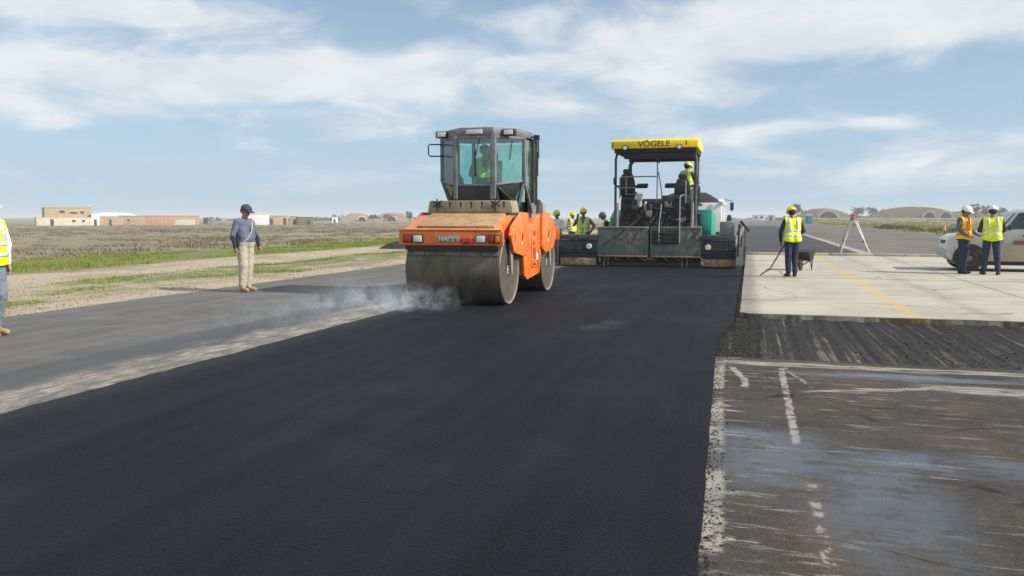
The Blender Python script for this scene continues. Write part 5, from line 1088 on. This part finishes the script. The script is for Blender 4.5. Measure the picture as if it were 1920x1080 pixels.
up = block('stacked_cabin', 'tan cabin with dark stains stacked on the cream containers', 'building', -199.9, 206.1, 13.0, 5, 1.62, 4.45, TAN, .16, windows=[(.30, 1.6, 1.2, .9), (.52, 2.2, 1.0, .7), (.74, 1.2, 1.0, .9)], ribs=9)
block('storage_tent', 'white arched storage tent behind the tan sheds', 'tent', -209.0, 233.7, 14.2, 9, -.9, 2.3, WHITEP, -.12, roof='arch', windows=[(.1, .8, 1.2, .8)])
block('water_tank', 'small white tank cabin next to the tan stacked cabin', 'tank', -193.3, 209.6, 2.2, 2.2, -.95, 2.8, WHITEP, 0, doors=[(.3, .8, 1.9)])
block('tan_shed', 'low tan shed with a dark doorway in front of the tent', 'building', -191.1, 213.6, 7.0, 4, -.95, 1.5, PINK, .05, doors=[(.42, .7, 1.9)], ribs=6)
block('sand_shed', 'sand coloured shed joining the low tan shed and the wall', 'building', -187.1, 218.1, 7.4, 5, -.95, 2.0, TAN, 0, windows=[(.3, .9, 1.3, .7)], ribs=7)
block('perimeter_wall', 'long orange tan wall between the sheds and the pale fence', 'wall', -184.5, 233.0, 17.5, .5, -.95, 2.05, pm('orange_tan_panel', (.50, .31, .17), .85, var=.1, scale=1), 0, ribs=14)
block('pale_fence', 'short pale panel fence at the end of the tan wall', 'fence', -176.9, 230.2, 6.2, .4, -.95, 1.0, CREAM, 0, ribs=6)
block('dark_cabinet', 'small dark cabinet standing alone in the field', 'cabinet', -193.4, 263.3, 1.5, 1.2, -.95, 1.3, DOORD, 0)
block('equipment_box', 'dark grey equipment box next to the small dark cabinet', 'cabinet', -191.2, 263.9, 1.4, 1.2, -.95, 1.5, GREYC, 0)
block('white_container', 'plain white container behind the man with the cap', 'container', -156.7, 240.3, 7.4, 3, -.95, 2.6, WHITEP, -.08, doors=[(.2, .9, 2.0)], ribs=8)
block('brown_container', 'light brown container with dark ends right of the white container', 'container', -151.6, 245.0, 6.2, 3, -.95, 2.05, PINK, .12, doors=[(.05, 1.0, 2.3), (.75, 1.1, 2.3)], ribs=6)  # dark door panels set near both ends
block('sand_hut', 'small sand hut beside the light brown container', 'building', -149.2, 250.7, 2.8, 2.5, -.95, 1.85, TAN, 0, doors=[(.4, .8, 1.8)])
block('dark_roof_shed', 'brown shed with dark roof at the end of the container group', 'building', -145.4, 251.8, 5.3, 3, -.95, 1.55, BROWNP, 0, roofm=pm('dark_roof', (.07, .065, .07), .7), doors=[(.6, 1.0, 1.6)])
block('guard_hut', 'tiny white hut alone on the horizon', 'building', -176, 330, 2.6, 2.2, -.9, 1.7, WHITEP, 0, doors=[(.3, .8, 1.7)])
block('terminal_block', 'long low white building at the far end of the runway', 'building', 4.1, 437, 6.6, 5, 0, 2.75, WHITEP, 0, windows=[(.2, 1.5, 1.2, .9), (.6, 1.5, 1.2, .9)])
block('pale_workshop', 'short pale building right of the long low white one', 'building', 10.2, 439, 4.0, 5, 0, 2.75, CREAM, 0, doors=[(.3, 1.2, 2.2)])
EARTH = pm('earth_cover', (.40, .315, .225), .95, var=.15, scale=.12, bump=.4); CONCF = pm('shelter_concrete', (.62, .57, .49), .85, var=.1, scale=.4)
def mound(name, label, x, y, w_, d_, h, z0=0.0, turn=0.0, mouths=(), seed=0):
    o = thing(name, label, 'aircraft shelter', (x, y, z0), math.atan2(-x, y) + turn, 'earth covered aircraft shelters')
    vs = []; fs = []; nu, nv = 33, 17
    for j in range(nv):
        for i in range(nu):
            u = i / (nu - 1) * 2 - 1; v = j / (nv - 1); e = max(0, 1 - abs(u) ** 2.1) ** .8
            zz = h * e * min(1, (1 - v) * 5) ** .8 * min(1, .93 + .07 * v * 4)
            vs.append((u * w_ / 2, v * d_, zz + (.25 * mnoise.noise((u * 5 + seed, v * 5, seed)) if zz > .3 else -.5)))
    fs = [(j * nu + i, j * nu + i + 1, (j + 1) * nu + i + 1, (j + 1) * nu + i) for j in range(nv - 1) for i in range(nu - 1)] + [tuple(range(nu - 1, -1, -1))]
    b = MB(); b._add(vs, fs); b.build('earth_cover', EARTH, o)
    for cx, mw, mh, ring in mouths:
        def arch(rw, rh, n_=14): return [(cx - rw * math.cos(a * math.pi / n_), rh * math.sin(a * math.pi / n_)) for a in range(n_ + 1)]
        outer, inner = arch(mw / 2 + ring, mh + ring), arch(mw / 2, mh)
        b = MB(); n_ = len(outer); V_ = []
        for yy in (-1.6, .8): V_ += [(p[0], yy, p[1]) for p in outer] + [(p[0], yy, p[1]) for p in inner]
        F_ = []
        for i in range(n_ - 1):
            F_ += [(i, i + 1, n_ + i + 1, n_ + i), (2 * n_ + i, 3 * n_ + i, 3 * n_ + i + 1, 2 * n_ + i + 1), (i, 2 * n_ + i, 2 * n_ + i + 1, i + 1), (n_ + i, n_ + i + 1, 3 * n_ + i + 1, 3 * n_ + i)]
        b._add(V_, F_); b.build('portal', CONCF, o)
        b = MB(); b.prism(inner, 'y', -.5, -.3); b.build('door', pm('shelter_door', (.05, .047, .05), .7), o)
    return o
mound('aircraft_shelter', 'single mouthed earth covered shelter right of the teal toilet', 40.2, 511, 31, 30, 5.9, 1.3, 0, [(3.2, 9.5, 3.6, .9)], 1)
mound('aircraft_shelter', 'wide earth covered shelter with two arched mouths near the men', 87, 504, 50, 34, 6.6, 1.3, 0, [(8.0, 5.4, 3.1, 1.0), (16.0, 5.4, 3.1, 1.0)], 2)
mound('aircraft_shelter', 'sandy shelter mound left of the roller, lower of the two', -237, 473, 21, 20, 4.8, -.3, 0, [(3.0, 5, 2.2, .7)], 3)
mound('aircraft_shelter', 'sandy shelter mound just left of the roller, longer of the two', -223.5, 497.6, 29, 22, 5.3, -.3, 0, [(-1.0, 6, 2.4, .7)], 4)
mound('aircraft_shelter', 'faint earth mound behind the white helmets at far right', 128, 560, 44, 26, 4.6, 1.3, 0, [], 5)

pt = thing('portable_toilet', 'small teal portable toilet with pale roof at the grass edge', 'toilet', (14.7, 227.9, -.05), .1)
b = MB(); b.box(-.75, .75, 0, 1.5, .1, 2.1); b.build('wall', pm('toilet_teal', (.01, .25, .27), .5), pt, .04)
b = MB(); b.prism([(-.8, 2.1), (.8, 2.1), (.6, 2.36), (-.6, 2.36)], 'y', -.05, 1.55); b.build('roof', WHITE, pt, .03)
b = MB(); b.box(-.45, .45, -.04, 0, .2, 2.0); b.build('door', pm('toilet_door', (.012, .29, .31), .5), pt, .02)
b = MB(); b.box(-.8, .8, -.05, 1.55, 0, .1); b.build('base', DKGREY, pt)
cn = thing('marker_cone', 'small orange marker cone on the grass verge near the men', 'cone', (19.6, 96.0, -.02)); cn.scale = (.75, .75, .75)
b = MB(); b.lathe([(.30, .04), (.07, .95), (.05, 1.0), (0, 1.0)], (0, 0, 0), 'z', 16); b.build('cone', pm('cone_orange', (.85, .25, .02), .5), cn)
b = MB(); b.box(-.34, .34, -.34, .34, 0, .05); b.build('base', BLACK, cn, .02)
# heap of cold asphalt left on the verge
hp = MB(); vs = []
for j in range(11):
    for i in range(24):
        r_ = j / 10; a = i / 24 * 2 * math.pi; z = .36 * (1 - r_ ** 1.6) + .05 * mnoise.noise((r_ * 5 * math.cos(a), r_ * 5 * math.sin(a), 2)) * (1 - r_)
        vs.append((1.0 * r_ * math.cos(a) * (1 + .15 * mnoise.noise((math.cos(a), math.sin(a), 5))), .7 * r_ * math.sin(a), max(z, -.02) - .02))
hp._add(vs, [(j * 24 + i, j * 24 + (i + 1) % 24, (j + 1) * 24 + (i + 1) % 24, (j + 1) * 24 + i) for j in range(10) for i in range(24)])
h_ = hp.build('asphalt_heap', ASPH_HEAP); h_.location = (-16.9, 38.2, -.02); tag(h_, 'low black heap of asphalt on the verge left of the roller', 'heap')

LEAF = [mat_leafy('tree_leaf_a', (.05, .075, .03), (.075, .095, .04), (.10, .10, .05)), mat_leafy('tree_leaf_b', (.075, .085, .055), (.10, .10, .065), (.12, .11, .07))]
def tree(label, x, y, h, w_, m_, seed):
    r = np.random.default_rng(seed); o = thing('tree', label, 'tree', (x, y, ground_z(x, y)), 0, 'trees along the horizon')
    b = MB(); b.tube([(0, 0, -.2), (.1, 0, h * .25), (0, .1, h * .5), (.15, 0, h * .8)], .1, 7, rs=[.05 * h, .038 * h, .025 * h, .008 * h])
    for k in range(5):
        a = r.random() * 6.28; b.tube([(0, 0, h * (.3 + .08 * k)), (math.cos(a) * w_ * .32, math.sin(a) * w_ * .32, h * (.5 + .09 * k))], .04, 5, rs=[.018 * h, .006 * h])
    b.build('trunk', pm('bark', (.10, .08, .06), .9), o)
    cl = [(r.normal() * w_ * .24, r.normal() * w_ * .24, h * (.45 + .5 * r.random()), w_ * (.14 + .12 * r.random())) for _ in range(16)]
    V_ = []; 
    for cx, cy, cz, cr in cl:
        for _ in range(46):
            d = r.normal(size=3); d /= np.linalg.norm(d); p = np.array([cx, cy, cz]) + d * cr * r.random() ** .4 * np.array([1, 1, .75]); q = r.normal(size=(3, 3)) * .055 * h ** .6 * 1.6
            V_ += [p + q[0], p + q[1], p + q[2]]
    mesh_np('crown', np.array(V_), np.arange(len(V_)).reshape(-1, 3), m_, o)
    return o
tree('dark tree on the horizon above the shovel worker', 22.8, 443.5, 6.9, 6.4, LEAF[0], 1)
tree('broad grey green tree left of the tripod on the horizon', 53.4, 462, 5.4, 6.2, LEAF[1], 2)
tree('broad grey green tree right of the tripod on the horizon', 60.0, 465, 5.0, 7.0, LEAF[1], 3)
tree('thin tree between the two white helmets on the horizon', 112.0, 479, 7.2, 4.0, LEAF[1], 4)
tree('bushy tree just left of the rear white helmet', 117.0, 481, 6.0, 5.0, LEAF[0], 5)
tree('low tree above the car boot on the horizon', 130, 505, 5.4, 5.8, LEAF[1], 6)
tree('round tree just left of the roller on the horizon', -173.3, 408, 5.4, 4.6, LEAF[0], 7)
tree('small tree between the two sandy mounds left of the roller', -174.9, 366, 4.3, 4.6, LEAF[1], 8)
tree('small tree beside the tiny white hut', -182.6, 343, 3.4, 5.0, LEAF[0], 9)
tree('lone bush like tree above the black verge heap', -205, 452, 4.0, 6.0, LEAF[1], 10)
bs = []
for i in range(230):
    a = rng.uniform(-150, 260); d = rng.uniform(520, 900)
    bs.append((a * d / 600 + (-250 if a < -40 else 40), d, ground_z(a, d), rng.uniform(3, 7)))
blades('far_treeline', 'faint distant line of trees along the whole horizon', 'treeline', bs, LEAF[1], 60, .55, .16, 1.1, 12)
bs = [(18.7 + rng.normal() * 1.6, 128 + rng.normal() * 8, -.02, rng.uniform(.8, 1.6)) for _ in range(14)] + [(19.8 + rng.normal() * .8, 100 + rng.normal() * 4, -.02, rng.uniform(.6, 1.3)) for _ in range(10)]
blades('verge_bushes', 'dark low bushes dotted along the edge of the verge', 'bushes', bs, LEAF[0], 60, .5, .05, .8, 13)

# ================================================================== steam at the drum
def mat_steam():
    m, n, out = newmat('steam'); p = pos(n); x, y, z = n.xyz(p)
    a = n.noise(p, 2.4, 6, .65, 1.6, sc=(1.0, .8, .8)); c = n.noise(p, 8.5, 5, .65, 1.0)
    d = n.m('ADD', n.m('MULTIPLY', a, .65), n.m('MULTIPLY', c, .35))
    # thick just before the drum, thinning down the joint towards the camera
    fr = n.m('MULTIPLY', n.m('MULTIPLY', n.band(x, -6.7, -4.75, .45), n.band(y, 12.0, 13.3, .38)), 1.0)
    trl = n.m('MULTIPLY', n.m('MULTIPLY', n.band(x, -7.1, -5.3, .35), n.band(y, 9.6, 12.6, .8)), .14)
    top = n.m('MULTIPLY', n.ss(z, .50, .0), n.ss(z, -.0, .04))
    dens = n.m('MULTIPLY', n.m('MULTIPLY', n.m('ADD', fr, trl), top), n.m('MULTIPLY', n.ss(d, .47, .65), 4.0))
    v = n.n('ShaderNodeVolumePrincipled', {'Color': (.88, .93, 1, 1), 'Density': dens, 'Anisotropy': .2})
    m.node_tree.links.new(v.outputs[0], out.inputs['Volume'])
    return m
b = MB(); b.box(-7.5, -4.2, 8.0, 13.7, .005, .56)
tag(b.build('steam', mat_steam(), smooth=False), 'thin white steam drifting off the hot asphalt at the drum', 'steam', kind='stuff')
# ================================================================== the air
m, n, out = newmat('haze')
v = n.n('ShaderNodeVolumePrincipled', {'Color': (.93, .96, 1, 1), 'Density': 0.00048, 'Anisotropy': .1})
m.node_tree.links.new(v.outputs[0], out.inputs['Volume'])
b = MB(); b.box(-3020, 3020, -80, 3020, -2.2, 14)
tag(b.build('haze', m, smooth=False), 'pale dusty haze over the whole airfield', 'haze', kind='stuff')
